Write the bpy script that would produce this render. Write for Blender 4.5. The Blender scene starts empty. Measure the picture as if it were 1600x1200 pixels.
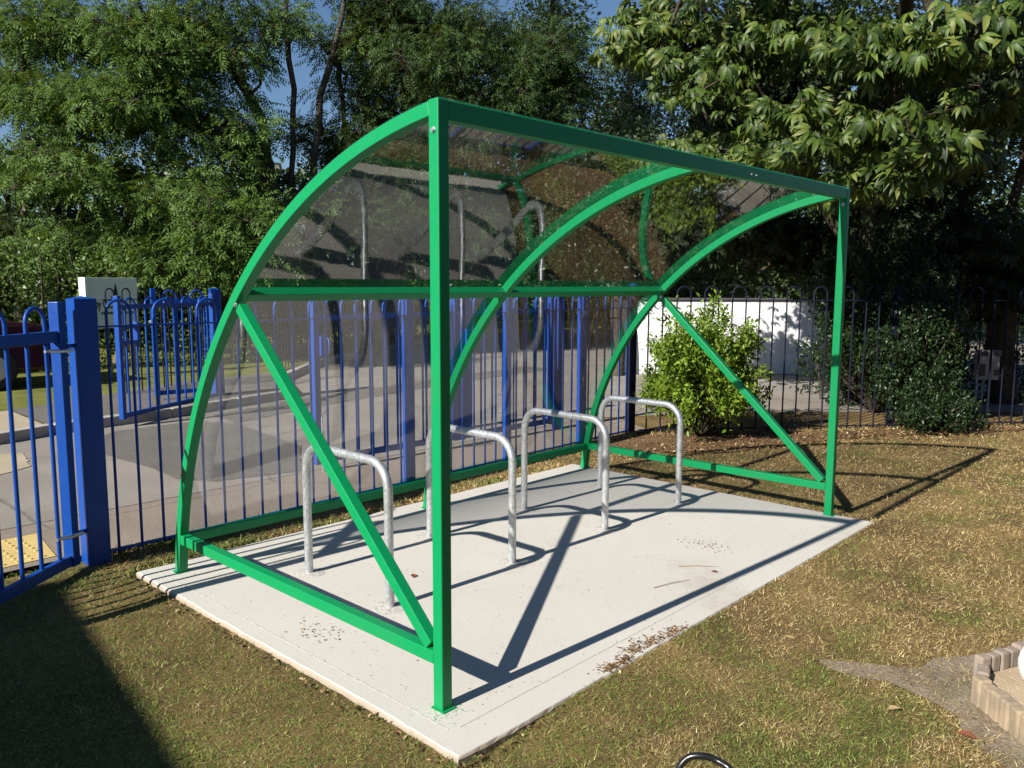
import bpy, bmesh, math, random
import numpy as np
from mathutils import Vector, Matrix
random.seed(7)
rng = np.random.default_rng(7)
S = bpy.context.scene
COL = S.collection
R = math.radians

# ------------------------------------------------------------------ camera
CAM = np.array([-1.86832, -2.07536, 1.50646])
CR = np.array([0.68247133, -0.73090574, 0.00311191])
CU = np.array([0.08687072, 0.08534004, 0.99255758])
CF = np.array([0.72573161, 0.67712176, -0.12173644])
FPX = 1288.25
cd = bpy.data.cameras.new('camera'); cam = bpy.data.objects.new('camera', cd); COL.objects.link(cam)
cam.matrix_world = Matrix(((CR[0], CU[0], -CF[0], CAM[0]), (CR[1], CU[1], -CF[1], CAM[1]), (CR[2], CU[2], -CF[2], CAM[2]), (0, 0, 0, 1)))
cd.sensor_width = 36; cd.lens = FPX / 1600 * 36; cd.clip_start = 0.05; cd.clip_end = 1000
S.camera = cam

def W(u, v, depth):
    """world point seen at (u,v) of the 1600x1200 photograph, depth metres in front of the lens"""
    return CAM + depth * (CF + CR * (u - 800) / FPX - CU * (v - 600) / FPX)

# ------------------------------------------------------------------ materials
def mat(name):
    m = bpy.data.materials.new(name); m.use_nodes = True
    nt = m.node_tree; nt.nodes.clear()
    out = nt.nodes.new('ShaderNodeOutputMaterial')
    return m, nt, out
def N(nt, t, **kw):
    n = nt.nodes.new('ShaderNode' + t)
    for k, v in kw.items():
        if k.startswith('_'): setattr(n, k[1:], v)
        else:
            key = k.replace('__', ' ')
            n.inputs[key].default_value = v
    return n
def ramp(nt, stops, fac, interp='LINEAR'):
    r = nt.nodes.new('ShaderNodeValToRGB'); r.color_ramp.interpolation = interp
    el = r.color_ramp.elements
    while len(el) < len(stops): el.new(0.5)
    for e, (p, c) in zip(el, stops):
        e.position = p; e.color = (c[0], c[1], c[2], 1) if not isinstance(c, (int, float)) else (c, c, c, 1)
    nt.links.new(fac, r.inputs['Fac']); return r
def coords(nt, scale=1.0, vec=(1, 1, 1)):
    g = nt.nodes.new('ShaderNodeNewGeometry')
    mp = nt.nodes.new('ShaderNodeMapping'); mp.inputs['Scale'].default_value = (scale * vec[0], scale * vec[1], scale * vec[2])
    nt.links.new(g.outputs['Position'], mp.inputs['Vector']); return mp.outputs['Vector']
def noise(nt, scale, detail=4, vec=None, rough=0.55, dist=0.0):
    n = N(nt, 'TexNoise', Scale=scale, Detail=detail, Roughness=rough, Distortion=dist)
    nt.links.new(vec if vec is not None else coords(nt), n.inputs['Vector']); return n.outputs['Fac']
def mixc(nt, fac, a, b, mode='MIX'):
    m = nt.nodes.new('ShaderNodeMix'); m.data_type = 'RGBA'; m.blend_type = mode
    for s, v in ((0, fac), (6, a), (7, b)):
        if hasattr(v, 'is_linked'): nt.links.new(v, m.inputs[s])
        elif isinstance(v, (int, float)): m.inputs[s].default_value = v if s == 0 else (v, v, v, 1)
        else: m.inputs[s].default_value = (*v, 1)
    return m.outputs[2]
def math_(nt, op, a, b=None, c=None):
    m = nt.nodes.new('ShaderNodeMath'); m.operation = op
    for i, v in enumerate((a, b, c)):
        if v is None: continue
        if hasattr(v, 'is_linked'): nt.links.new(v, m.inputs[i])
        else: m.inputs[i].default_value = v
    return m.outputs[0]
def bump(nt, h, strength=0.3, dist=0.01):
    b = N(nt, 'Bump', Strength=strength, Distance=dist); nt.links.new(h, b.inputs['Height']); return b.outputs['Normal']
def pbsdf(nt, out, col=None, rough=0.5, metal=0.0, normal=None, spec=0.5, coat=0.0):
    p = nt.nodes.new('ShaderNodeBsdfPrincipled')
    if col is not None:
        if hasattr(col, 'is_linked'): nt.links.new(col, p.inputs['Base Color'])
        else: p.inputs['Base Color'].default_value = (*col, 1)
    if hasattr(rough, 'is_linked'): nt.links.new(rough, p.inputs['Roughness'])
    else: p.inputs['Roughness'].default_value = rough
    p.inputs['Metallic'].default_value = metal
    p.inputs['Specular IOR Level'].default_value = spec
    p.inputs['Coat Weight'].default_value = coat
    if normal is not None: nt.links.new(normal, p.inputs['Normal'])
    nt.links.new(p.outputs[0], out.inputs[0]); return p

def paint(name, c, rough=0.3, dirt=(0.12, 0.1, 0.07), dirtamt=0.25, wear=0.1):
    m, nt, out = mat(name)
    n1 = noise(nt, 3.0, 6); n2 = noise(nt, 45, 5)
    f = ramp(nt, [(0.5, 0), (0.8, dirtamt)], n1).outputs[0]
    f2 = ramp(nt, [(0.66, 0), (0.74, wear)], n2).outputs[0]
    c1 = mixc(nt, f, c, tuple(0.6 * x + 0.4 * y for x, y in zip(c, dirt)))
    c2 = mixc(nt, f2, c1, tuple(min(1, x * 1.6 + .03) for x in c))
    rr = ramp(nt, [(0.3, rough), (0.8, rough + 0.2)], n2).outputs[0]
    pbsdf(nt, out, c2, rr, normal=bump(nt, noise(nt, 60, 2), 0.05, 0.002), spec=.32); return m

def simple(name, c, rough=0.6, var=0.25, scale=8, metal=0.0, bs=0.2, bd=0.004, bscale=80):
    m, nt, out = mat(name)
    n = noise(nt, scale, 6)
    col = mixc(nt, n, tuple(x * (1 - var) for x in c), tuple(min(1, x * (1 + var)) for x in c))
    pbsdf(nt, out, col, rough, metal, normal=bump(nt, noise(nt, bscale, 4), bs, bd)); return m

M = {}
M['green'] = paint('green_powder_coat', (0.001, 0.238, 0.076), 0.35, wear=0.12, dirtamt=0.22)
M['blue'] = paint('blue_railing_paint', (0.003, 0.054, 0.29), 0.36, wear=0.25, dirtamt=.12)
M['blue_dark'] = paint('shade_dark_blue_paint', (0.0015, 0.003, 0.018), 0.7, wear=0.1)  # railing blue darkened so the colour carries the right railing's shade
M['steel'] = simple('bolt_steel', (0.6, 0.6, 0.6), 0.35, metal=0.9, bs=0.05)
M['rubber'] = simple('black_rubber', (0.012, 0.012, 0.013), 0.6)
M['black'] = simple('black_plastic', (0.012, 0.012, 0.014), 0.25, bs=0.05)
M['maroon'] = simple('maroon_car_paint', (0.045, 0.006, 0.006), 0.2, var=0.05, bs=0.0)
M['cglass'] = simple('car_window_glass', (0.015, 0.018, 0.02), 0.05, bs=0.0)
M['signwhite'] = simple('white_sign_face', (0.62, 0.72, 0.62), 0.5, var=0.06, scale=3)
M['signink'] = simple('dark_sign_lettering', (0.02, 0.025, 0.02), 0.6)
M['wood'] = simple('weathered_timber', (0.33, 0.24, 0.15), 0.8, var=0.35, scale=12)
M['cabinet'] = simple('pale_grey_cabinet', (0.34, 0.36, 0.37), 0.5, var=0.1)  # grey lowered so the colour carries the shade over the cabinet
M['cabdark'] = simple('dark_grey_panel', (0.05, 0.055, 0.06), 0.5)
M['whitewall'] = simple('white_render', (0.72, 0.73, 0.74), 0.8, var=0.12, scale=2, bs=.8, bd=.12, bscale=2.2)
M['capdark'] = simple('dark_coping', (0.06, 0.06, 0.065), 0.7)
M['ball'] = simple('white_paint', (0.8, 0.8, 0.76), 0.5, var=0.05)
M['mortar'] = simple('mortar_patch', (0.44, 0.42, 0.39), 0.9, var=0.3, scale=40, bs=0.8, bd=0.01)
M['kerb'] = simple('concrete_kerb', (0.36, 0.33, 0.29), 0.9, var=0.3, scale=4, bs=0.5, bd=0.01)
M['sand'] = simple('sand', (0.42, 0.33, 0.22), 0.95, var=0.3, scale=20, bs=0.8, bd=0.01, bscale=120)

# galvanised tube
m, nt, out = mat('galvanised_steel'); M['galv'] = m
v = nt.nodes.new('ShaderNodeTexVoronoi'); v.inputs['Scale'].default_value = 130; nt.links.new(coords(nt, 1, (1, 1, .45)), v.inputs['Vector'])
c = ramp(nt, [(0, (.36, .38, .40)), (0.5, (.52, .54, .56)), (1, (.66, .68, .69))], v.outputs['Color']).outputs[0]
c = mixc(nt, ramp(nt, [(.52, 0), (.68, .5)], noise(nt, 14, 5)).outputs[0], c, (.30, .30, .29))
pbsdf(nt, out, c, ramp(nt, [(.3, .33), (.7, .5)], noise(nt, 60, 3)).outputs[0], 0.65, bump(nt, noise(nt, 90, 4), 0.12, 0.003))

# clear sheet: physical two sided Fresnel on both faces of a 3 mm sheet
m, nt, out = mat('clear_plastic_sheet'); M['sheet'] = m
geo = nt.nodes.new('ShaderNodeNewGeometry')
nrm = bump(nt, noise(nt, 3.2, 2, coords(nt, 1, (1.3, .6, .6))), 0.06, 0.006)
dot = nt.nodes.new('ShaderNodeVectorMath'); dot.operation = 'DOT_PRODUCT'
nt.links.new(geo.outputs['Incoming'], dot.inputs[0]); nt.links.new(geo.outputs['Normal'], dot.inputs[1])
ca = math_(nt, 'ABSOLUTE', dot.outputs['Value'])
sch = math_(nt, 'MULTIPLY_ADD', math_(nt, 'POWER', math_(nt, 'SUBTRACT', 1.0, ca), 5.0), 0.93, 0.075)
tr = N(nt, 'BsdfTransparent', Color=(.95, .95, .96, 1)); gl = N(nt, 'BsdfGlossy', Roughness=0.02)
nt.links.new(nrm, gl.inputs['Normal'])
mx = nt.nodes.new('ShaderNodeMixShader'); nt.links.new(sch, mx.inputs[0]); nt.links.new(tr.outputs[0], mx.inputs[1]); nt.links.new(gl.outputs[0], mx.inputs[2])
df = N(nt, 'BsdfDiffuse', Color=(.5, .5, .52, 1))
mx2 = nt.nodes.new('ShaderNodeMixShader')
dust = ramp(nt, [(.35, .003), (.60, .010), (.72, .06)], noise(nt, 30, 6, coords(nt, 1, (1, 1, .35)))).outputs[0]
nt.links.new(dust, mx2.inputs[0]); nt.links.new(mx.outputs[0], mx2.inputs[1]); nt.links.new(df.outputs[0], mx2.inputs[2])
nt.links.new(mx2.outputs[0], out.inputs[0])

# concrete slab, brushed
m, nt, out = mat('brushed_concrete'); M['slab'] = m
n1 = noise(nt, 1.6, 6); n2 = noise(nt, 75, 5, coords(nt, 1, (2.6, .3, 1))); n3 = noise(nt, 150, 3); n4 = noise(nt, 7, 8, rough=.7)
c = mixc(nt, n1, (.47, .445, .40), (.56, .54, .495))
c = mixc(nt, ramp(nt, [(.38, 0), (.66, .32)], n2).outputs[0], c, (.44, .41, .37))
c = mixc(nt, ramp(nt, [(.60, 0), (.74, .45)], n4).outputs[0], c, (.36, .31, .25))
c = mixc(nt, ramp(nt, [(.655, 0), (.70, .65)], n3).outputs[0], c, (.24, .21, .18))
c = mixc(nt, ramp(nt, [(.56, 0), (.70, .5)], noise(nt, .9, 8, rough=.72, dist=.6)).outputs[0], c, (.34, .30, .25))
gz = nt.nodes.new('ShaderNodeNewGeometry'); sz = nt.nodes.new('ShaderNodeSeparateXYZ'); nt.links.new(gz.outputs['Position'], sz.inputs[0])
soil = math_(nt, 'MULTIPLY', math_(nt, 'LESS_THAN', math_(nt, 'MULTIPLY_ADD', n4, .012, sz.outputs['Z']), .0025), .75)
c = mixc(nt, soil, c, (.30, .23, .16))
h = math_(nt, 'MULTIPLY_ADD', n3, 0.4, n2)
pbsdf(nt, out, c, .9, normal=bump(nt, h, .38, .0025), spec=.25)

def ground_mat(name, stops, s1, s2, bs=.6, bd=.01, rough=.95, extra=None):
    m, nt, out = mat(name)
    a = noise(nt, s1, 6, rough=.6); b = noise(nt, s2, 5, rough=.7)
    f = math_(nt, 'MULTIPLY_ADD', b, .55, math_(nt, 'MULTIPLY', a, .5))
    c = ramp(nt, stops, f).outputs[0]
    if extra: c = extra(nt, c)
    pbsdf(nt, out, c, rough, normal=bump(nt, b, bs, bd), spec=.2); return m
M['ground'] = ground_mat('dry_lawn_soil', [(.36, (.045, .031, .015)), (.5, (.165, .110, .046)), (.6, (.27, .182, .074)), (.7, (.40, .295, .13))], 1.4, 130, .9, .02)
M['verge'] = ground_mat('sunlit_verge_grass', [(.3, (.05, .07, .015)), (.5, (.15, .16, .035)), (.75, (.28, .26, .08))], 2, 60, .8, .03)
M['dirt'] = ground_mat('bare_soil', [(.3, (.06, .035, .018)), (.5, (.14, .08, .04)), (.7, (.22, .14, .075))], 3, 80, .9, .02)
M['pathm'] = ground_mat('worn_stone_path', [(.35, (.08, .06, .04)), (.5, (.22, .17, .12)), (.65, (.34, .28, .21))], 5, 70, .9, .012)
def speck(nt, c):
    vo = nt.nodes.new('ShaderNodeTexVoronoi'); vo.feature = 'DISTANCE_TO_EDGE'; vo.inputs['Scale'].default_value = .55
    cv = coords(nt); nz = N(nt, 'TexNoise', Scale=3.0, Detail=6); nt.links.new(cv, nz.inputs['Vector'])
    nt.links.new(mixc(nt, .12, cv, nz.outputs['Color']), vo.inputs['Vector'])
    cr = math_(nt, 'LESS_THAN', vo.outputs['Distance'], .006)
    c = mixc(nt, math_(nt, 'MULTIPLY', cr, .55), c, (.06, .055, .05))
    c = mixc(nt, ramp(nt, [(.5, 0), (.72, .5)], noise(nt, .5, 8, rough=.7)).outputs[0], c, (.12, .11, .10))
    n = noise(nt, 260, 2); return mixc(nt, ramp(nt, [(.55, 0), (.64, .65)], n).outputs[0], mixc(nt, ramp(nt, [(.34, .6), (.44, 0)], noise(nt, 190, 3)).outputs[0], c, (.07, .062, .055)), (.52, .47, .40))
M['road'] = ground_mat('worn_asphalt', [(.3, (.15, .133, .113)), (.5, (.215, .193, .168)), (.7, (.29, .265, .235))], 1.1, 170, .5, .006, extra=speck)
M['pave'] = ground_mat('brown_asphalt_footway', [(.3, (.14, .11, .085)), (.5, (.20, .16, .125)), (.7, (.27, .22, .175))], 1.3, 200, .5, .005, extra=speck)
M['patch'] = ground_mat('dark_asphalt_patch', [(.3, (.055, .052, .05)), (.5, (.085, .08, .075)), (.7, (.12, .115, .105))], 2, 170, .5, .005, extra=speck)
M['buff'] = ground_mat('buff_footway', [(.3, (.26, .21, .14)), (.5, (.36, .30, .21)), (.7, (.45, .38, .28))], 2, 150, .5, .005)
M['tactile'] = ground_mat('yellow_tactile_paving', [(.3, (.42, .30, .10)), (.6, (.55, .42, .17))], 6, 90, .3, .004)

# leaves
def leafmat(name, cols, trans=0.3, rough=.45, spec=.4):
    m, nt, out = mat(name)
    g = nt.nodes.new('ShaderNodeNewGeometry')
    stops = [(i / max(1, len(cols) - 1), c) for i, c in enumerate(cols)]
    c = ramp(nt, stops, g.outputs['Random Per Island']).outputs[0]
    c = mixc(nt, ramp(nt, [(.35, 0), (.7, .55)], noise(nt, 1.3, 2)).outputs[0], c, tuple(0.72 * x for x in cols[len(cols) // 2]))
    p = nt.nodes.new('ShaderNodeBsdfPrincipled'); nt.links.new(c, p.inputs['Base Color']); p.inputs['Roughness'].default_value = rough; p.inputs['Specular IOR Level'].default_value = spec
    t = nt.nodes.new('ShaderNodeBsdfTranslucent'); nt.links.new(mixc(nt, .5, c, (.25, .32, .02), 'MIX'), t.inputs['Color'])
    mx = nt.nodes.new('ShaderNodeMixShader'); mx.inputs[0].default_value = trans
    nt.links.new(p.outputs[0], mx.inputs[1]); nt.links.new(t.outputs[0], mx.inputs[2]); nt.links.new(mx.outputs[0], out.inputs[0]); return m
M['ash'] = leafmat('ash_leaves', [(.028, .066, .014), (.05, .10, .018), (.08, .145, .026), (.115, .185, .036)], .22, .6, .2)
M['ashdark'] = leafmat('dark_ash_leaves', [(.014, .032, .010), (.030, .060, .015), (.055, .10, .024)], .15, .6, .2)
M['backleaf'] = leafmat('background_leaves', [(.02, .035, .014), (.03, .055, .02), (.05, .08, .03)], .12)
M['paleleaf'] = leafmat('blue_green_leaves', [(.06, .10, .05), (.10, .17, .08)], .2)
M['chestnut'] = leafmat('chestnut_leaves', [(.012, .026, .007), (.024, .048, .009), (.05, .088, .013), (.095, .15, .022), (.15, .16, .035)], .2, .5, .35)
M['chestdark'] = leafmat('shade_dark_chestnut_leaves', [(.010, .018, .007), (.024, .040, .012)], .08, .6, .25)  # chestnut green darkened to stand for deep shade in the canopy
M['shrub'] = leafmat('yellow_green_shrub_leaves', [(.09, .17, .015), (.17, .27, .026), (.28, .38, .042)], .3)
M['holly'] = leafmat('dark_glossy_leaves', [(.012, .028, .010), (.022, .046, .015), (.035, .066, .02)], .08, .42, .4)
M['hedge'] = leafmat('ivy_hedge_leaves', [(.05, .09, .02), (.09, .15, .03), (.14, .20, .04)], .2)
M['hedgelit'] = leafmat('sunlit_tint_hedge_leaves', [(.10, .17, .03), (.17, .26, .05)], .25)  # hedge green lightened to stand for sun on the far hedge
M['bark'] = ground_mat('grey_brown_bark', [(.3, (.02, .016, .012)), (.5, (.06, .05, .037)), (.7, (.14, .12, .09))], 3, 30, 1, .03)

# grass blades
m, nt, out = mat('grass_blades'); M['blades'] = m
g = nt.nodes.new('ShaderNodeNewGeometry')
straw = ramp(nt, [(0, (.10, .060, .020)), (.25, (.24, .155, .058)), (.6, (.39, .275, .112)), (.88, (.54, .42, .20)), (1, (.74, .64, .40))], g.outputs['Random Per Island']).outputs[0]
grn = ramp(nt, [(0, (.03, .055, .010)), (.4, (.085, .135, .022)), (.8, (.18, .24, .045)), (1, (.40, .38, .13))], g.outputs['Random Per Island']).outputs[0]
sx = nt.nodes.new('ShaderNodeSeparateXYZ'); nt.links.new(g.outputs['Position'], sx.inputs[0])
bias = math_(nt, 'MULTIPLY_ADD', sx.outputs['X'], -0.08, 0.08)
bias = math_(nt, 'MINIMUM', math_(nt, 'MAXIMUM', bias, -0.07), 0.13)
pn = math_(nt, 'ADD', noise(nt, 2.2, 5, rough=.65), bias)
c = mixc(nt, ramp(nt, [(.43, 0.04), (.56, .95)], pn).outputs[0], straw, grn)
pbsdf(nt, out, c, .7, spec=.25)

# log edging
def logmat(name, a, b):
    m, nt, out = mat(name)
    n = noise(nt, 30, 6, coords(nt, 1, (1, 1, .12))); n2 = noise(nt, 9, 4)
    c = mixc(nt, n, a, b); c = mixc(nt, ramp(nt, [(.42, 0), (.65, .75)], n2).outputs[0], c, (.17, .14, .11))
    pbsdf(nt, out, c, .85, normal=bump(nt, n, .7, .006)); return m
M['log_grey'] = logmat('grey_weathered_log', (.17, .13, .10), (.34, .28, .23))
M['log_tan'] = logmat('tan_log', (.22, .165, .11), (.42, .325, .215))

# brick for the building out of frame that casts the shade on the lawn
m, nt, out = mat('red_brick'); M['brick'] = m
bt = nt.nodes.new('ShaderNodeTexBrick'); bt.inputs['Scale'].default_value = 1.0
bt.inputs['Color1'].default_value = (.28, .10, .06, 1); bt.inputs['Color2'].default_value = (.36, .15, .09, 1); bt.inputs['Mortar'].default_value = (.4, .38, .34, 1)
bt.inputs['Brick Width'].default_value = .225; bt.inputs['Row Height'].default_value = .075; bt.inputs['Mortar Size'].default_value = .008
gg = nt.nodes.new('ShaderNodeNewGeometry'); sp = nt.nodes.new('ShaderNodeSeparateXYZ'); nt.links.new(gg.outputs['Position'], sp.inputs[0])
cb = nt.nodes.new('ShaderNodeCombineXYZ'); nt.links.new(math_(nt, 'ADD', sp.outputs['X'], sp.outputs['Y']), cb.inputs[0]); nt.links.new(sp.outputs['Z'], cb.inputs[1]); nt.links.new(cb.outputs[0], bt.inputs['Vector'])
pbsdf(nt, out, bt.outputs['Color'], .9)

# ------------------------------------------------------------------ object helpers
def tag(o, label=None, cat=None, group=None, kind=None):
    if label: o['label'] = label
    if cat: o['category'] = cat
    if group: o['group'] = group
    if kind: o['kind'] = kind
    return o
def empty(name, loc, label, cat, group=None):
    o = bpy.data.objects.new(name, None); COL.objects.link(o); o.location = loc; o.empty_display_size = .2
    return tag(o, label, cat, group)
def root_loc(p):
    l = Vector((0, 0, 0))
    while p is not None: l += p.location; p = p.parent
    return l
class MB:
    def __init__(s): s.v = []; s.f = []; s.sm = []
    def add(s, vs, fs, smooth=False):
        b = len(s.v); s.v += [tuple(map(float, q)) for q in vs]; s.f += [tuple(b + i for i in f) for f in fs]; s.sm += [smooth] * len(fs); return s
    def box(s, c, size, ax=None):
        c = np.array(c, float); hx, hy, hz = [q / 2 for q in size]
        A = np.eye(3) if ax is None else np.array(ax)
        vs = [c + A[0] * i * hx + A[1] * j * hy + A[2] * k * hz for i in (-1, 1) for j in (-1, 1) for k in (-1, 1)]
        return s.add(vs, [(0, 1, 3, 2), (4, 6, 7, 5), (0, 4, 5, 1), (2, 3, 7, 6), (0, 2, 6, 4), (1, 5, 7, 3)])
    def bar(s, p0, p1, w, h, side=None):
        p0 = np.array(p0, float); p1 = np.array(p1, float); d = p1 - p0; L = np.linalg.norm(d); d /= L
        if side is None: side = np.cross(d, [0, 0, 1.]) if abs(d[2]) < .95 else np.array([1., 0, 0])
        side = np.array(side, float); side -= d * side.dot(d); side /= np.linalg.norm(side); up = np.cross(side, d)
        return s.box((p0 + p1) / 2, (L, w, h), (d, side, up))
    def tube(s, pts, r, n=10, cap=True):
        pts = np.array(pts, float); k = len(pts); rr = np.full(k, r) if np.isscalar(r) else np.array(r)
        T = np.gradient(pts, axis=0); T /= np.linalg.norm(T, axis=1)[:, None] + 1e-9
        a = np.array([0, 0, 1.]) if abs(T[0][2]) < .9 else np.array([1., 0, 0])
        a = a - T[0] * a.dot(T[0]); a /= np.linalg.norm(a); vs = []
        for i in range(k):
            a = a - T[i] * a.dot(T[i]); a /= np.linalg.norm(a); b = np.cross(T[i], a)
            for j in range(n):
                t = 2 * math.pi * j / n; vs.append(pts[i] + rr[i] * (a * math.cos(t) + b * math.sin(t)))
        fs = [(i * n + j, i * n + (j + 1) % n, (i + 1) * n + (j + 1) % n, (i + 1) * n + j) for i in range(k - 1) for j in range(n)]
        s.add(vs, fs, True)
        if cap:
            s.add(vs[:n], [tuple(range(n))[::-1]]); s.add(vs[-n:], [tuple(range(n))])
        return s
    def cyl(s, c, r, h, n=12, r2=None):
        c = np.array(c, float); return s.tube([c, c + [0, 0, h * .5], c + [0, 0, h]], [r, (r + (r2 or r)) / 2, r2 or r], n)
    def sphere(s, c, r, nu=20, nv=12, sq=(1, 1, 1)):
        vs = []; c = np.array(c)
        for i in range(nv + 1):
            th = math.pi * i / nv
            for j in range(nu):
                ph = 2 * math.pi * j / nu
                vs.append(c + r * np.array([math.sin(th) * math.cos(ph) * sq[0], math.sin(th) * math.sin(ph) * sq[1], math.cos(th) * sq[2]]))
        fs = [(i * nu + j, (i + 1) * nu + j, (i + 1) * nu + (j + 1) % nu, i * nu + (j + 1) % nu) for i in range(nv) for j in range(nu)]
        return s.add(vs, fs, True)
    def build(s, name, m, parent=None, bevel=0.0, loc=None):
        o_ = root_loc(parent) if parent is not None else Vector(loc or (0, 0, 0))
        me = bpy.data.meshes.new(name)
        me.from_pydata([(x - o_.x, y - o_.y, z - o_.z) for x, y, z in s.v], [], s.f); me.update()
        me.polygons.foreach_set('use_smooth', s.sm)
        o = bpy.data.objects.new(name, me); COL.objects.link(o); me.materials.append(m)
        if parent is not None: o.parent = parent
        else: o.location = o_
        if bevel:
            md = o.modifiers.new('bevel', 'BEVEL'); md.width = bevel; md.segments = 2; md.limit_method = 'ANGLE'; md.angle_limit = R(40)
        return o
def npmesh(name, V, F4, m, parent=None, loc=(0, 0, 0), smooth=False):
    """V (n,3), F4 (k,4) arrays -> object"""
    o_ = root_loc(parent) if parent is not None else Vector(loc)
    V = V - np.array(o_)
    me = bpy.data.meshes.new(name); k = F4.shape[1]
    me.vertices.add(len(V)); me.vertices.foreach_set('co', V.astype(np.float32).ravel())
    me.loops.add(F4.size); me.loops.foreach_set('vertex_index', F4.astype(np.int32).ravel())
    me.polygons.add(len(F4)); me.polygons.foreach_set('loop_start', np.arange(0, F4.size, k, dtype=np.int32))
    me.polygons.foreach_set('loop_total', np.full(len(F4), k, dtype=np.int32))
    if smooth: me.polygons.foreach_set('use_smooth', np.ones(len(F4), bool))
    me.update(calc_edges=True)
    o = bpy.data.objects.new(name, me); COL.objects.link(o); me.materials.append(m)
    if parent is not None: o.parent = parent
    else: o.location = o_
    return o
def sheet(name, pts, z, m, kind='structure', rag=0.0):
    """flat polygon sheet, optionally with a ragged edge"""
    P = [np.array(p, float) for p in pts]
    if rag:
        Q = []
        for a, b in zip(P, P[1:] + P[:1]):
            n = max(1, int(np.linalg.norm(b - a) / (rag * 2.5)))
            for i in range(n): Q.append(a + (b - a) * i / n + rng.normal(0, rag * .45, 2))
        P = Q
    bm = bmesh.new(); vs = [bm.verts.new((p[0], p[1], z)) for p in P]; f = bm.faces.new(vs)
    if f.normal.z < 0: f.normal_flip()
    bmesh.ops.triangulate(bm, faces=bm.faces[:])
    for f in bm.faces:
        f.normal_update()
        if f.normal.z < 0: f.normal_flip()
    me = bpy.data.meshes.new(name); bm.to_mesh(me); bm.free(); me.materials.append(m)
    o = bpy.data.objects.new(name, me); COL.objects.link(o)
    if kind: o['kind'] = kind
    return o

# ------------------------------------------------------------------ ground and roads
GZ = -0.042
sheet('ground', [(-400, -400), (500, -400), (500, 500), (-400, 500)], GZ, M['ground'])
sheet('road', [(-60, 3.68), (5.6, 3.68), (7.1, 2.75), (8.6, 1.3), (10.3, -.6), (14, -5), (30, -24), (60, -24), (30, 6), (24, 10.5), (18, 14.0), (12, 13.9), (7, 11.1), (5.0, 9.2), (4.2, 7.6), (2.3, 7.12), (1.0, 6.95), (.45, 6.76), (-8, 5.6), (-60, 5.4)], GZ + .004, M['road'])
sheet('footway', [(-60, 2.78), (5.05, 2.80), (5.4, 2.7), (5.8, 3.4), (5.5, 3.66), (-60, 3.66)], GZ + .006, M['pave'])
sheet('dark_road_patch', [(0.96, 5.6), (1.01, 4.68), (.98, 4.2), (1.15, 3.9), (1.85, 3.72), (2.1, 4.2), (2.38, 4.61), (2.6, 6.2), (2.3, 6.7), (1.5, 6.7), (1.1, 6.3)], GZ + .008, M['patch'], rag=.012)
sheet('dark_road_patch', [(2.6, 6.25), (3.9, 6.65), (6.9, 7.25), (9.5, 7.5), (9.5, 8.2), (7.0, 7.85), (4.6, 7.45), (3.9, 7.25), (2.7, 6.95)], GZ + .0082, M['patch'], rag=.03)  # darker strip along the far side of the road
sheet('white_road_patch', [(.31, 6.22), (.47, 6.15), (.33, 5.5), (.0, 5.3), (-.4, 5.6)], GZ + .009, M['buff'], rag=.02)
# raised far footway with kerb
def strip(name, pts, w, z0, z1, m):
    mb = MB(); P = [np.array(p) for p in pts]
    for a, b in zip(P, P[1:]):
        d = (b - a) / np.linalg.norm(b - a); n = np.array([-d[1], d[0]])
        L = np.linalg.norm(b - a); k = max(1, round(L / .9))
        for i in range(k):
            p, q = a + (b - a) * i / k + d * .004, a + (b - a) * (i + 1) / k - d * .004
            c = (p + q) / 2 + n * w / 2
            mb.box((c[0], c[1], (z0 + z1) / 2), (np.linalg.norm(q - p), w, z1 - z0), ((d[0], d[1], 0), (n[0], n[1], 0), (0, 0, 1)))
    o = mb.build(name, m, bevel=.01); o['kind'] = 'structure'; return o
KP = [(-8, 5.6), (.45, 6.76), (1.0, 6.95), (2.3, 7.12), (4.2, 7.6), (5.0, 9.2), (7, 11.1), (12, 13.9), (18, 14), (24, 10.5), (30, 6)]
strip('kerb', KP, .13, GZ - .05, GZ + .11, M['kerb'])
sheet('far_footway', [(.95, 7.02), (2.3, 7.25), (4.1, 7.7), (4.9, 9.3), (5.2, 9.7), (3.6, 9.6), (1.0, 8.35)], GZ + .105, M['patch'])
sheet('buff_footway', [(-8, 5.75), (.44, 6.9), (.93, 7.03), (.99, 8.34), (-8, 7.3)], GZ + .104, M['buff'])
sheet('verge', [(-40, 7.25), (-8, 7.32), (.99, 8.36), (3.6, 9.62), (5.2, 9.72), (7, 11.25), (12, 14.05), (18, 14.15), (24, 10.65), (30, 6.2), (60, 6.2), (60, 60), (-40, 60)], GZ + .10, M['verge'])
# yellow tactile paving with blisters
tp = sheet('tactile_paving', [(-.33, 2.88), (-.26, 3.42), (-1.7, 3.42), (-1.7, 2.84)], GZ + .010, M['tactile'])
mb = MB()
for i in range(20):
    for j in range(8):
        mb.cyl((-.38 - i * .067, 2.92 + j * .067, GZ + .010), .012, .005, 8, .009)
mb.build('paving_blisters', M['tactile'])['kind'] = 'structure'

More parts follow.
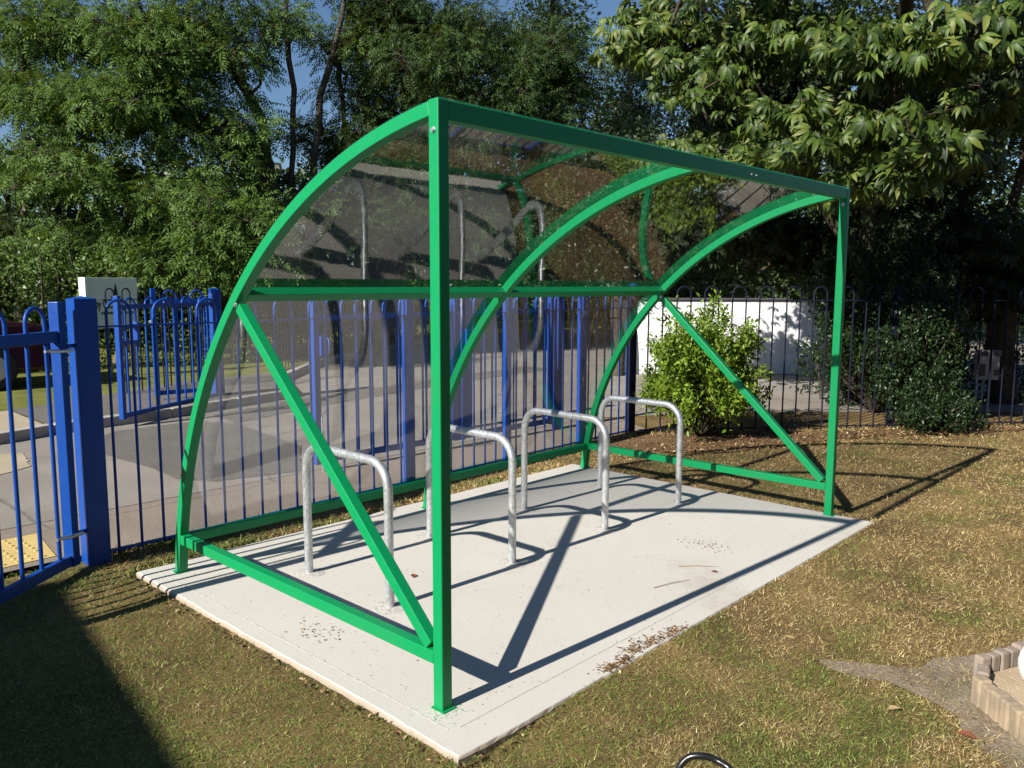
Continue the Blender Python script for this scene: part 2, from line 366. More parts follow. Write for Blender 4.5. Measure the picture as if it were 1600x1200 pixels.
# soil banked up to the front edge of the slab
mb = MB(); nx_, ny_ = 120, 10
xs_ = np.linspace(-.35, 3.75, nx_); off_ = np.array([-.0, .03, .06, .10, .15, .21, .28, .36, .46, .6])
vs = [(a_, -.268 - o_, GZ + .003 + .032 * math.exp(-max(0, o_ - .02) / .16) * min(1, max(0, (a_ + .1) / .5)) * min(1, max(0, (3.75 - a_) / .3)) + .002 * math.sin(a_ * 37 + o_ * 50)) if o_ < .59 else (a_, -.268 - o_, GZ - .004) for o_ in off_ for a_ in xs_]
mb.add(vs, [(j * nx_ + i, (j + 1) * nx_ + i, (j + 1) * nx_ + i + 1, j * nx_ + i + 1) for j in range(ny_ - 1) for i in range(nx_ - 1)], True)
mb.build('lawn_bank', M['ground'])['kind'] = 'structure'
mb = MB(); ys_ = np.linspace(-.35, 2.25, 80)
mb.add([(-.176 - o_, b_, GZ + .003 + .020 * math.exp(-max(0, o_ - .02) / .14) * min(1, max(0, (b_ + .35) / .15)) * min(1, max(0, (2.25 - b_) / .1)) + .002 * math.sin(b_ * 37 + o_ * 50)) if o_ < .59 else (-.176 - o_, b_, GZ - .004) for o_ in off_ for b_ in ys_],
       [(j * 80 + i, j * 80 + i + 1, (j + 1) * 80 + i + 1, (j + 1) * 80 + i) for j in range(ny_ - 1) for i in range(79)], True)
mb.build('lawn_bank', M['ground'])['kind'] = 'structure'

# concrete slab : a sheet with a rough poured edge
def slab():
    x0, x1, y0, y1 = -.178, 3.445, -.272, 2.195
    bm = bmesh.new(); per = []
    def edge(a, b):
        a = np.array(a); b = np.array(b); n = int(np.linalg.norm(b - a) / .03)
        for i in range(n):
            p = a + (b - a) * i / n; per.append(p)
    edge((x0, y0), (x1, y0)); edge((x1, y0), (x1, y1)); edge((x1, y1), (x0, y1)); edge((x0, y1), (x0, y0))
    cx, cy = (x0 + x1) / 2, (y0 + y1) / 2
    per = np.array(per); w = np.cumsum(rng.normal(0, .0012, (len(per), 2)), 0); w -= np.linspace(0, 1, len(per))[:, None] * w[-1]; w = np.clip(w, -.009, .009)
    dirn = np.sign(per - [cx, cy]); out_ = per + w + rng.normal(0, .0010, per.shape)
    inn = out_ + (np.array([cx, cy]) - out_) * .006
    rt = [bm.verts.new((p[0], p[1], 0)) for p in inn]
    rm = [bm.verts.new((p[0], p[1], -.008 - abs(rng.normal(0, .003)))) for p in out_]
    rb = [bm.verts.new((p[0] + rng.normal(0, .0015), p[1] + rng.normal(0, .0015), -.10)) for p in out_]
    n = len(rt)
    for i in range(n):
        j = (i + 1) % n
        bm.faces.new((rm[i], rm[j], rt[j], rt[i])); bm.faces.new((rb[i], rb[j], rm[j], rm[i]))
    bm.faces.new(rt)
    me = bpy.data.meshes.new('concrete_slab'); bm.to_mesh(me); bm.free(); me.materials.append(M['slab'])
    o = bpy.data.objects.new('concrete_slab', me); COL.objects.link(o); o['kind'] = 'structure'; return o
slab()
# trowelled margin line pressed in the slab: thin raised arris
mb = MB()
mb.bar((-.05, -.14, .0002), (3.36, -.14, .0002), .004, .002); mb.bar((-.085, -.12, .0002), (-.085, 2.10, .0002), .004, .002)
mb.build('slab_margin_line', M['mortar'])['kind'] = 'structure'

# ------------------------------------------------------------------ the green shelter
Hh, D, L, s, RR = 2.10, 2.0435, 3.411, .048, 2.3443
YC = D + s / 2 - RR; Z0 = Hh - math.sqrt(RR * RR - (-s / 2 - YC) ** 2)
A0 = math.asin(-Z0 / RR); A1 = math.acos((-s / 2 - YC) / RR)
def arc(a, r): return YC + r * math.cos(a), Z0 + r * math.sin(a)
sh = empty('bicycle_shelter', (0, 0, 0), 'bright green steel quadrant shelter with clear curved panels on the concrete slab', 'bicycle shelter')
def sweep_arch(x, a0, a1, r0, r1, w, name, m, par, n=64, bev=.003):
    mb = MB(); vs = []
    for i in range(n + 1):
        a = a0 + (a1 - a0) * i / n
        for (r, dx) in ((r1, -w / 2), (r1, w / 2), (r0, w / 2), (r0, -w / 2)):
            y, z = arc(a, r); vs.append((x + dx, y, z))
    fs = [(i * 4 + j, i * 4 + (j + 1) % 4, (i + 1) * 4 + (j + 1) % 4, (i + 1) * 4 + j) for i in range(n) for j in range(4)]
    fs += [(3, 2, 1, 0), (n * 4, n * 4 + 1, n * 4 + 2, n * 4 + 3)]
    mb.add(vs, fs); return mb.build(name, m, par, bevel=bev)
# arch tops butt against the back of the posts
a_post = math.acos((s / 2 + .0005 - YC) / RR)
for i, x in enumerate((0, L / 2, L)):
    sweep_arch(x, A0, a_post if i != 1 else math.acos((s / 2 + .001 - YC) / RR), RR - s, RR, s, 'arch', M['green'], sh)
for x in (0, L):
    p = MB().box((x, 0, Hh / 2), (s, s, Hh)).build('post', M['green'], sh, bevel=.004)
MB().box((L / 2, 0, Hh - .034), (L - s - .002, s - .002, .064)).build('front_beam', M['green'], sh, bevel=.003)
AJ = math.asin((1.468 - Z0) / RR)   # purlin angle
def tang(a): return np.array([0, -math.sin(a), math.cos(a)]), np.array([0, math.cos(a), math.sin(a)])
t_, n_ = tang(AJ); yj, zj = arc(AJ, RR - s / 2)
for (xa, xb) in ((s / 2, L / 2 - s / 2), (L / 2 + s / 2, L - s / 2)):
    MB().box(((xa + xb) / 2, yj, zj), (xb - xa - .001, s * .96, s * .98), ((1, 0, 0), n_, t_)).build('purlin', M['green'], sh, bevel=.003)
    ys, zs = arc(math.asin((.187 - Z0) / RR), RR - s / 2)
    MB().box(((xa + xb) / 2, ys, zs), (xb - xa - .001, s * .95, s)).build('sill_rail', M['green'], sh, bevel=.003)
for x in (0, L):
    y1 = arc(math.asin((.187 - Z0) / RR), RR - s)[0]
    MB().bar((x, s / 2 + .0005, .187), (x, y1 - .001, .187), s * .97, s, (1, 0, 0)).build('lower_rail', M['green'], sh, bevel=.003)
    yy, zz = arc(AJ - .012, RR - s - .001)
    MB().bar((x, .052, .222), (x, yy - .012, zz - .018), s * .93, s * .93, (1, 0, 0)).build('diagonal_brace', M['green'], sh, bevel=.003)
# feet pads under arches
for x in (0, L / 2, L):
    y, z = arc(A0, RR - s / 2); MB().box((x, y, .0035), (s + .022, s + .012, .005)).build('foot_plate', M['green'], sh, bevel=.001)
for x in (0, L):
    MB().box((x, -.004, .0025), (s + .014, s + .02, .004)).build('base_plate', M['green'], sh, bevel=.001)
mb = MB()
for i in range(90):
    a_ = random.random() * 6.283; q_ = .03 + abs(random.gauss(0, .035)); e_ = random.uniform(.0012, .0035)
    mb.cyl((q_ * math.cos(a_), q_ * math.sin(a_) - .02, -.0003), e_, .0016, 6, e_ * .6)
tag(mb.build('paint_flecks', M['green']), 'green paint flecks spattered on the concrete round the near post', 'paint flecks', kind='stuff')
# bolts
def bolt(p, d, r=.008, par=sh):
    p = np.array(p, float); d = np.array(d, float); mb = MB(); mb.tube([p, p + d * .002], r * 1.4, 12); mb.tube([p + d * .002, p + d * .008], r, 6); mb.build('bolt', M['steel'], par)
for x, sg in ((0, -1), (L, -1)):
    bolt((x + sg * s / 2, -.002, Hh - .10), (sg, 0, 0)); bolt((x + sg * s / 2, yj - .005, zj - .045), (sg, 0, 0))
for x in (.55, 1.15, 2.2, 2.85):
    q = np.array([x, yj, zj]) - t_ * s * .5; bolt(q + n_ * .008, -t_, .007)
for x in (L * .62, L * .635): bolt((x, -s / 2, Hh - .04), (0, -1, 0), .004)
# clear panels: 3 mm curved sheets screwed to the outside of the arches
def panel(x0, x1, a0, a1, name='clear_panel'):
    n = 44; nx = 8; W_ = nx + 1; V = []; F_ = []
    G_ = {}
    for k, r in enumerate((RR + .0015, RR + .0045)):
        for i in range(n + 1):
            a = a0 + (a1 - a0) * i / n
            for j in range(W_):
                y, z = arc(a, r); G_[k, i, j] = (x0 + (x1 - x0) * j / nx, y, z); V.append(G_[k, i, j])
    off = (n + 1) * W_
    for i in range(n):
        for j in range(nx):
            a_ = i * W_ + j
            F_.append((a_, a_ + W_, a_ + W_ + 1, a_ + 1)); F_.append((off + a_, off + a_ + 1, off + a_ + W_ + 1, off + a_ + W_))
    nf = len(F_)
    def rim(q):
        b_ = len(V); V.extend(q); F_.append((b_, b_ + 1, b_ + 2, b_ + 3))
    for i in range(n):
        for j in (0, nx): rim([G_[0, i, j], G_[1, i, j], G_[1, i + 1, j], G_[0, i + 1, j]])
    for i in (0, n): rim([G_[0, i, 0], G_[0, i, nx], G_[1, i, nx], G_[1, i, 0]])
    o = npmesh(name, np.array(V), np.array(F_), M['sheet'], sh)
    o.data.polygons.foreach_set('use_smooth', [True] * nf + [False] * (len(F_) - nf)); return o
aS = math.asin((.175 - Z0) / RR); aT = math.acos((-s / 2 + .004 - YC) / RR)
for (xa, xb) in ((-s / 2 + .004, L / 2 - .004), (L / 2 + .004, L + s / 2 - .004)):
    o = panel(xa, xb, aS, AJ - .002); o2 = panel(xa, xb, AJ + .002, aT)

# ------------------------------------------------------------------ bicycle racks
rx = [.449, 1.2865, 2.1199, 2.961]; ya, yb = .8625, 1.5314
rlab = ['galvanised bicycle hoop behind the near diagonal brace, first of the four', 'galvanised bicycle hoop partly hidden by the near green post, second of the four',
        'galvanised bicycle hoop in the middle of the slab, third of the four', 'galvanised bicycle hoop nearest the green leafy shrub, last of the four']
r0 = None
for k, x in enumerate(rx):
    if k == 0:
        r0 = empty('bicycle_rack', (x, (ya + yb) / 2, 0), rlab[0], 'bicycle rack', 'bicycle hoops on the slab')
        rt, hgt, cr = .0215, .682, .125
        pts = [(x, ya, -.01), (x, ya, .2), (x, ya, hgt - cr)]
        for i in range(1, 13):
            a = math.pi / 2 * i / 12; pts.append((x, ya + cr - cr * math.cos(a), hgt - cr + cr * math.sin(a)))
        for i in range(0, 13):
            a = math.pi / 2 * i / 12; pts.append((x, yb - cr + cr * math.sin(a), hgt - cr + cr * math.cos(a)))
        pts += [(x, yb, .2), (x, yb, -.01)]
        # drop duplicates in the straight part
        MB().tube(pts, rt, 20, cap=False).build('hoop', M['galv'], r0)
        for y in (ya, yb):
            bm = bmesh.new(); n = 22; cs = bm.verts.new((0, y - (ya + yb) / 2, .006))
            ring = []; ring2 = []
            for j in range(n):
                a = 2 * math.pi * j / n; q = .045 + .012 * random.random()
                ring.append(bm.verts.new((q * math.cos(a) * .9, y - (ya + yb) / 2 + q * math.sin(a), .003 + .002 * random.random())))
                q += .022 + .02 * random.random(); ring2.append(bm.verts.new((q * math.cos(a), y - (ya + yb) / 2 + q * math.sin(a), .0004)))
            for j in range(n):
                k2 = (j + 1) % n; bm.faces.new((cs, ring[j], ring[k2])); bm.faces.new((ring[j], ring2[j], ring2[k2], ring[k2]))
            me = bpy.data.meshes.new('mortar_collar'); bm.to_mesh(me); bm.free(); me.materials.append(M['mortar'])
            o = bpy.data.objects.new('mortar_collar', me); COL.objects.link(o); o.parent = r0
    else:
        c = r0.copy(); COL.objects.link(c); c.location.x = x; c['label'] = rlab[k]
        for ch in list(r0.children):
            d = ch.copy(); COL.objects.link(d); d.parent = c

# ------------------------------------------------------------------ hooped railings and gates
_hoop_cache = {}
def hoop_mesh(sp, top, zb, r, m):
    key = (round(sp, 3), top, zb, r, m.name)
    if key in _hoop_cache: return _hoop_cache[key]
    c = sp / 2; pts = [(-c, 0, zb), (-c, 0, (zb + top) / 2), (-c, 0, top - c)]
    for i in range(1, 11):
        a = math.pi * i / 10; pts.append((-c * math.cos(a), 0, top - c + c * math.sin(a)))
    pts += [(c, 0, (zb + top) / 2), (c, 0, zb)]
    o = MB().tube(pts, r, 8).build('hooped_bar', m); me = o.data; bpy.data.objects.remove(o); _hoop_cache[key] = me; return me
def railing(name, a, b, label, cat='fence', sp=.13, top=1.41, rail=1.265, zb=-.02, r=.0085, posts=(), flat=True, m=None, stiles=False, group=None, railh=.05, offset=0.5, postw=.09, ptop=None):
    m = m or M['blue']
    a = np.array(a, float); b = np.array(b, float); Ln = np.linalg.norm(b - a); d = (b - a) / Ln; ang = math.atan2(d[1], d[0])
    root = empty(name, (a[0], a[1], GZ), label, cat, group)
    A3 = ((d[0], d[1], 0), (-d[1], d[0], 0), (0, 0, 1))
    n = max(1, int((Ln - (0.06 if stiles else 0)) / (2 * sp)))
    n = min(n, 95)
    sp2 = (Ln - (.06 if stiles else 0)) / (2 * n)
    me = hoop_mesh(sp2, top - 0, zb, r, m)
    for i in range(n):
        t = (.03 if stiles else 0) + sp2 * (2 * i + 1)
        o = bpy.data.objects.new('hooped_bar', me); COL.objects.link(o); o.parent = root
        o.location = (d[0] * t, d[1] * t, -GZ); o.rotation_euler = (0, 0, ang)
    mid = (a + b) / 2
    for z in (rail, max(zb + .02, -.02) if not stiles else zb + .03):
        if flat: MB().box((mid[0], mid[1], z), (Ln, .034, .009), A3).build('rail', m, root, bevel=.001)
        else: MB().box((mid[0], mid[1], z), (Ln - .058, .034, railh), A3).build('rail', m, root, bevel=.003)
    if stiles:
        for t in (.0, Ln):
            q = a + d * t; MB().box((q[0], q[1], (zb + top) / 2 + .012), (.056, .056, top - zb + .03), A3).build('stile', m, root, bevel=.003)
    for (px, py, w) in posts:
        pt = (ptop or top)
        po = MB().box((px, py, (GZ + pt) / 2), (w, w, pt - GZ), A3).build('fence_post', m, root, bevel=.004)
        MB().box((px, py, pt + .004), (w + .006, w + .006, .009), A3).build('cap', m, po, bevel=.003)
    return root
# the tall square gate post
gp = empty('gate_post', (-.205, 2.625, GZ), 'thick square blue post between the open gate and the railing', 'gate post')
MB().box((-.205, 2.625, (1.415 + GZ) / 2), (.118, .118, 1.415 - GZ)).build('post', M['blue'], gp, bevel=.005)
mb = MB(); w = .0595
mb.add([(-.205 - w, 2.625 - w, 1.4155), (-.205 + w, 2.625 - w, 1.4155), (-.205 + w, 2.625 + w, 1.4155), (-.205 - w, 2.625 + w, 1.4155), (-.205, 2.625, 1.43)], [(0, 1, 4), (1, 2, 4), (2, 3, 4), (3, 0, 4), (3, 2, 1, 0)]); mb.build('cap', M['blue'], gp)
for z in (1.17, .16):
    mb = MB(); mb.bar((-.264, 2.60, z), (-.34, 2.56, z), .02, .02); mb.build('hinge_lug', M['blue'], gp)
# near open gate leaf
g1 = railing('gate_leaf', (-.352, 2.555), (-1.30, 1.84), 'blue hooped gate leaf standing open at the left edge of the photo', 'gate', sp=.118, top=1.375, rail=1.225, zb=.0, r=.0105, flat=False, stiles=True, railh=.058)
for z in (1.15, .17):
    mb = MB(); mb.tube([(-.42, 2.49, z + .004), (-.36, 2.50, z), (-.30, 2.53, z)], .010, 10); mb.tube([(-.445, 2.475, z + .004), (-.42, 2.49, z + .004)], .007, 8); mb.build('hinge_bolt', M['steel'], g1)
# near fence behind the shelter
nf = railing('railing_fence', (-.14, 2.64), (5.10, 2.77), 'blue hooped railing running behind the shelter from gate post to corner post', sp=.125, top=1.405, rail=1.262,
             posts=[(2.10, 2.70, .062), (3.22, 2.73, .055), (4.28, 2.755, .07)])
cp = empty('corner_post', (5.14, 2.78, GZ), 'dark blue round post at the corner where two railings meet by the shrub', 'fence post')
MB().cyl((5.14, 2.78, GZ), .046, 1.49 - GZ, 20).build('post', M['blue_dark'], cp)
MB().sphere((5.14, 2.78, 1.487), .046, 16, 8, (1, 1, .35)).build('cap', M['blue'], cp)
# right fence, its shade put into the dark paint colour
railing('railing_fence', (5.18, 2.70), (10.9, -2.0), 'blue hooped railing darkened for shade, behind the yellow-green shrub, running to the right edge', sp=.145, top=1.475, rail=1.335, m=M['blue_dark'],
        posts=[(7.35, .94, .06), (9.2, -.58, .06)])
# gates across the entrance, behind the near fence
gA = railing('gate_leaf', (1.89, 3.60), (3.38, 3.55), 'blue hooped gate leaf with a bolt handle seen through the left clear panel', 'gate', sp=.125, top=1.37, rail=1.22, zb=.03, flat=False, stiles=True, r=.010)
mb = MB(); mb.tube([(1.915, 3.565, .42), (1.915, 3.565, -.03)], .007, 8); mb.build('drop_bolt', M['galv'], gA)
mb = MB(); mb.box((1.93, 3.56, 1.0), (.035, .03, .16)); mb.tube([(1.95, 3.53, .93), (1.95, 3.49, .95), (1.95, 3.49, 1.05), (1.95, 3.53, 1.07)], .007, 8); mb.build('handle', M['blue'], gA)
gB = railing('gate_leaf', (3.45, 3.54), (4.70, 3.50), 'blue hooped gate leaf seen through the middle arch, next to the wide post', 'gate', sp=.125, top=1.37, rail=1.22, zb=.03, flat=False, stiles=True, r=.010)
mb = MB(); mb.box((3.49, 3.50, 1.0), (.035, .03, .16)); mb.tube([(3.52, 3.47, .93), (3.52, 3.43, .95), (3.52, 3.43, 1.05), (3.52, 3.47, 1.07)], .007, 8); mb.build('handle', M['blue'], gB)
pA = empty('gate_post', (4.15, 4.22, GZ), 'wide square blue post behind the gate leaves, seen right of the near green post', 'gate post')
MB().box((4.15, 4.22, (1.45 + GZ) / 2), (.11, .11, 1.45 - GZ)).build('post', M['blue'], pA, bevel=.005)
MB().box((4.15, 4.22, 1.456), (.118, .118, .01)).build('cap', M['blue'], pA)
pB = empty('gate_post', (4.80, 3.49, GZ), 'thick blue post at the right end of the second gate leaf', 'gate post')
MB().box((4.80, 3.49, (1.45 + GZ) / 2), (.08, .08, 1.45 - GZ)).build('post', M['blue'], pB, bevel=.005)
MB().box((4.80, 3.49, 1.455), (.087, .087, .01)).build('cap', M['blue'], pB)
# far gates at the left
gC = railing('gate_leaf', (1.66, 6.90), (3.16, 7.78), 'blue hooped gate leaf with a lock box standing in the road left of the shelter', 'gate', sp=.15, top=1.33, rail=1.24, zb=.05, flat=False, stiles=True, r=.012)
dd = np.array([1.5, .88]) / np.linalg.norm([1.5, .88]); ax3 = ((dd[0], dd[1], 0), (-dd[1], dd[0], 0), (0, 0, 1))
mb = MB()
for z in (1.03, .86): mb.box((1.66 + dd[0] * .15, 6.90 + dd[1] * .15, z), (.25, .05, .04), ax3)
mb.box((1.66 + dd[0] * .29, 6.90 + dd[1] * .29, .95), (.05, .055, .24), ax3); mb.build('lock_box', M['blue'], gC, bevel=.003)
gD = railing('gate_leaf', (2.49, 7.93), (3.20, 7.84), 'short blue gate leaf behind the lock box gate', 'gate', sp=.12, top=1.40, rail=1.27, zb=.12, flat=False, stiles=True, r=.011)
rp = empty('round_gate_post', (3.27, 7.90, GZ), 'round blue post with a domed top left of the shelter arch', 'gate post')
MB().cyl((3.27, 7.90, GZ), .075, 1.38 - GZ, 24).build('post', M['blue'], rp); MB().sphere((3.27, 7.90, 1.38), .075, 20, 10, (1, 1, .7)).build('cap', M['blue'], rp)
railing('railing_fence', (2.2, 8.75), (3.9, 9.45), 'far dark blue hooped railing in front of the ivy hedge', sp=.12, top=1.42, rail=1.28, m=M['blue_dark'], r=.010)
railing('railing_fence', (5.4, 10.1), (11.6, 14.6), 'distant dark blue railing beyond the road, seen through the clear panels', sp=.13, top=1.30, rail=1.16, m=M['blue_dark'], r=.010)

# ------------------------------------------------------------------ white wall, meter cabinet, sign, car
def wallthing(name, a, b, h, th, label, cat, m):
    a = np.array(a, float); b = np.array(b, float); d = (b - a) / np.linalg.norm(b - a); Ln = np.linalg.norm(b - a)
    A3 = ((d[0], d[1], 0), (-d[1], d[0], 0), (0, 0, 1)); c = (a + b) / 2
    root = empty(name, (c[0], c[1], GZ), label, cat)
    MB().box((c[0], c[1], (h + GZ) / 2), (Ln, th, h - GZ), A3).build('wall_panel', m, root, bevel=.008)
    MB().box((c[0], c[1], h + .02), (Ln + .05, th + .07, .04), A3).build('coping', M['capdark'], root, bevel=.004)
    return root
wallthing('garden_wall', (9.75, 6.25), (12.35, 3.50), 1.22, .22, 'low white rendered wall with dark coping behind the yellow-green shrub', 'wall', M['whitewall'])
mc = W(1542, 570, 10.2)
ax = np.array([CR[0], CR[1], 0]); ax /= np.linalg.norm(ax); ay = np.array([-ax[1], ax[0], 0]); A3 = (ax, ay, (0, 0, 1))
cab = empty('meter_cabinet', (mc[0], mc[1], GZ), 'pale grey cabinet on two thin posts behind the right-hand railing', 'cabinet')
MB().box((mc[0], mc[1], mc[2]), (.25, .12, .36), A3).build('cabinet_body', M['cabinet'], cab, bevel=.008)
f = -ay * .062
MB().box(mc + f + ax * 0, (.012, .008, .36), A3).build('door_gap', M['cabdark'], cab)
MB().box(mc + f - ax * .085 + np.array([0, 0, -.06]), (.07, .008, .15), A3).build('dark_window', M['cabdark'], cab)
MB().box(mc + f + ax * .085 + np.array([0, 0, -.09]), (.06, .008, .07), A3).build('dark_window', M['cabdark'], cab)
for q in (-.075, .09): MB().box(mc + f + ax * q + np.array([0, 0, .145]), (.09, .008, .06), A3).build('vent_grille', M['cabdark'], cab)
for q in (-.035, .05): 
    pq = mc + ax * q; MB().bar((pq[0], pq[1], GZ), (pq[0], pq[1], mc[2] - .185), .02, .02).build('leg', M['cabinet'], cab)

# school sign board
sb0 = W(134, 470, 12.2)
sb1 = min((W(214, 470, 12.2 + .02 * k) for k in range(80)), key=lambda q: abs((q - sb0)[1] - .10 * (q - sb0)[0]))
sx_ = sb1 - sb0; sx_[2] = 0; sw = np.linalg.norm(sx_); sx_ /= sw; sy_ = np.array([-sx_[1], sx_[0], 0]); sc = (sb0 + sb1) / 2
zt, zbm = W(170, 434, 12.6)[2], W(170, 512, 12.6)[2]
sg = empty('sign_board', (sc[0], sc[1], GZ + .1), 'pale green-white board with dark lettering on wooden legs by the hedge', 'sign')
SA = (sx_, sy_, (0, 0, 1)); zc = (zt + zbm) / 2; hs = zt - zbm
MB().box((sc[0], sc[1], zc), (sw, .05, hs), SA).build('board', M['signwhite'], sg, bevel=.004)
lx = sb0 - sx_ * .024; MB().box((lx[0], lx[1], zc + .0), (.045, .20, hs + .01), SA).build('side_board', M['signwhite'], sg, bevel=.003)
def textobj(txt, size, pos, parent):
    c = bpy.data.curves.new('lettering', 'FONT'); c.body = txt; c.size = size; c.extrude = .002; c.offset = .004
    to = bpy.data.objects.new('lettering_tmp', c); COL.objects.link(to); bpy.context.view_layer.update()
    me = bpy.data.meshes.new_from_object(to.evaluated_get(bpy.context.evaluated_depsgraph_get())); bpy.data.objects.remove(to)
    o = bpy.data.objects.new('lettering', me); COL.objects.link(o); me.materials.append(M['signink']) if not me.materials else None
    me.materials.clear(); me.materials.append(M['signink'])
    rl = root_loc(parent); o.parent = parent
    mw = Matrix(((sx_[0] * .5, 0, -sy_[0], pos[0] - rl.x), (sx_[1] * .5, 0, -sy_[1], pos[1] - rl.y), (0, 1, 0, pos[2] - rl.z), (0, 0, 0, 1)))
    o.matrix_local = mw; return o
fr = -sy_ * .028
def onboard(u, v): return sc + fr + sx_ * (u * sw) + np.array([0, 0, zc - sc[2] + v * hs])
textobj('by C.E. P', .19, onboard(-.345, -.10), sg)
mb = MB(); u = -.22
while u < .42:
    w_ = random.choice((.02, .03, .025)); 
    mb.box(onboard(u, -.20) + fr * .05, (w_ * sw, .004, .035), SA); u += w_ + .012
mb.build('small_lettering', M['signink'], sg)
e = onboard(.06, .26) + fr * .05
mb = MB(); mb.add([e + sx_ * a_ + np.array([0, 0, b_]) for a_, b_ in ((-.035, -.08), (.035, -.08), (.018, .02), (.0, .10), (-.018, .02))] + [e + fr * .1 + sx_ * a_ + np.array([0, 0, b_]) for a_, b_ in ((-.035, -.08), (.035, -.08), (.018, .02), (.0, .10), (-.018, .02))],
    [(5, 6, 7, 8, 9), (0, 4, 3, 2, 1)] + [(i, (i + 1) % 5, 5 + (i + 1) % 5, 5 + i) for i in range(5)]); mb.box(e + np.array([0, 0, -.11]), (.14, .006, .03), SA)
mb.build('spire_emblem', M['signink'], sg)
for q in (-.36, .40):
    b0 = sc + sx_ * q * sw; MB().bar((b0[0] + sy_[0] * .05, b0[1] + sy_[1] * .05, GZ), (b0[0] + sy_[0] * .05, b0[1] + sy_[1] * .05, zbm + .3), .06, .05).build('leg', M['wood'], sg, bevel=.003)
ba, bb = W(166, 606, 12.3), W(188, 535, 12.3)
MB().bar(ba, bb, .075, .045).build('diagonal_strut', M['wood'], sg, bevel=.003)

# maroon car
def make_car(cx, cy, label):
    z0 = GZ + .10
    root = empty('parked_car', (cx, cy, z0), label, 'car')
    Lc, Wc = 3.9, 1.66
    prof = [(-1.93, .30), (-1.95, .55), (-1.90, .80), (-1.78, .93), (-1.45, .98), (-1.2, 1.0), (.95, .97), (1.55, .88), (1.85, .76), (1.93, .58), (1.92, .32), (1.72, .24), (-1.72, .24)]
    def ext(prof, w0, w1, zsplit=None):
        mb = MB(); n = len(prof); vs = []
        for sgn in (-1, 1):
            for (x, z) in prof:
                t = np.clip((z - .24) / .75, 0, 1); w_ = w0 + (w1 - w0) * t - .10 * max(0, abs(x) - 1.5)
                vs.append((cx + x, cy + sgn * w_ / 2, z0 + z))
        fs = [tuple(range(n)), tuple(range(2 * n - 1, n - 1, -1))] + [(i, n + i, n + (i + 1) % n, (i + 1) % n) for i in range(n)]
        mb.add(vs, fs); return mb
    ext(prof, 1.66, 1.56).build('body', M['maroon'], root, bevel=.05)
    cabp = [(-1.62, .97), (-1.30, 1.38), (-1.0, 1.44), (.10, 1.44), (.42, 1.36), (1.10, .96)]
    mb = MB(); n = 6; vs = []
    for sgn in (-1, 1):
        for x, z in cabp: vs.append((cx + x, cy + sgn * (.76 - (z - .97) * .32), z0 + z))
    mb.add(vs, [tuple(range(n)), tuple(range(2 * n - 1, n - 1, -1))] + [(i, n + i, n + (i + 1) % n, (i + 1) % n) for i in range(n)])
    mb.build('cabin', M['maroon'], root, bevel=.03)
    for sgn in (-1, 1):
        for wx0, wx1, wt0, wt1 in ((-1.42, -.55, -1.22, -.55), (-.47, .88, -.47, .32)):
            y_a, y_b = .764, .764 - .115
            vs = [(cx + wx0, cy + sgn * y_a, z0 + 1.0), (cx + wx1, cy + sgn * y_a, z0 + 1.0), (cx + wt1, cy + sgn * y_b, z0 + 1.33), (cx + wt0, cy + sgn * y_b, z0 + 1.33)]
            MB().add(vs + [(a_, b_ + sgn * -.02, c_) for a_, b_, c_ in vs], [(0, 1, 2, 3), (7, 6, 5, 4)] + [(i, (i + 1) % 4, 4 + (i + 1) % 4, 4 + i) for i in range(4)]).build('side_window', M['cglass'], root)
        for wx in (-1.28, 1.02):
            c0 = np.array([cx + wx, cy + sgn * .72, z0 + .30])
            wh = MB().tube([c0 + [0, sgn * -.09, 0], c0 + [0, sgn * -.08, 0], c0 + [0, sgn * .08, 0], c0 + [0, sgn * .10, 0]], [.27, .30, .30, .27], 28).build('wheel', M['rubber'], root)
            MB().tube([c0 + [0, sgn * .085, 0], c0 + [0, sgn * .108, 0]], [.19, .17], 20).build('rim', M['steel'], wh)
        MB().sphere((cx + 1.86, cy + sgn * .58, z0 + .68), .10, 14, 8, (.5, 1.1, .7)).build('headlight', M['cglass'], root)
        MB().sphere((cx + .78, cy + sgn * .86, z0 + 1.0), .09, 12, 8, (.5, .9, .7)).build('door_mirror', M['maroon'], root)
        MB().box((cx - 1.90, cy + sgn * .62, z0 + .78), (.06, .18, .14)).build('tail_light', M['maroon'], root, bevel=.01)
    mb = MB(); mb.add([(cx + .46, cy - .60, z0 + 1.335), (cx + .46, cy + .60, z0 + 1.335), (cx + 1.07, cy + .70, z0 + 1.0), (cx + 1.07, cy - .70, z0 + 1.0)], [(0, 1, 2, 3)]); 
    w0 = mb.build('windscreen', M['cglass'], root); w0.location.x += .012; w0.location.z += .012; sm = w0.modifiers.new('t', 'SOLIDIFY'); sm.thickness = .006
    return root
make_car(.35, 11.1, 'dark maroon hatchback parked on the verge behind the open blue gate')

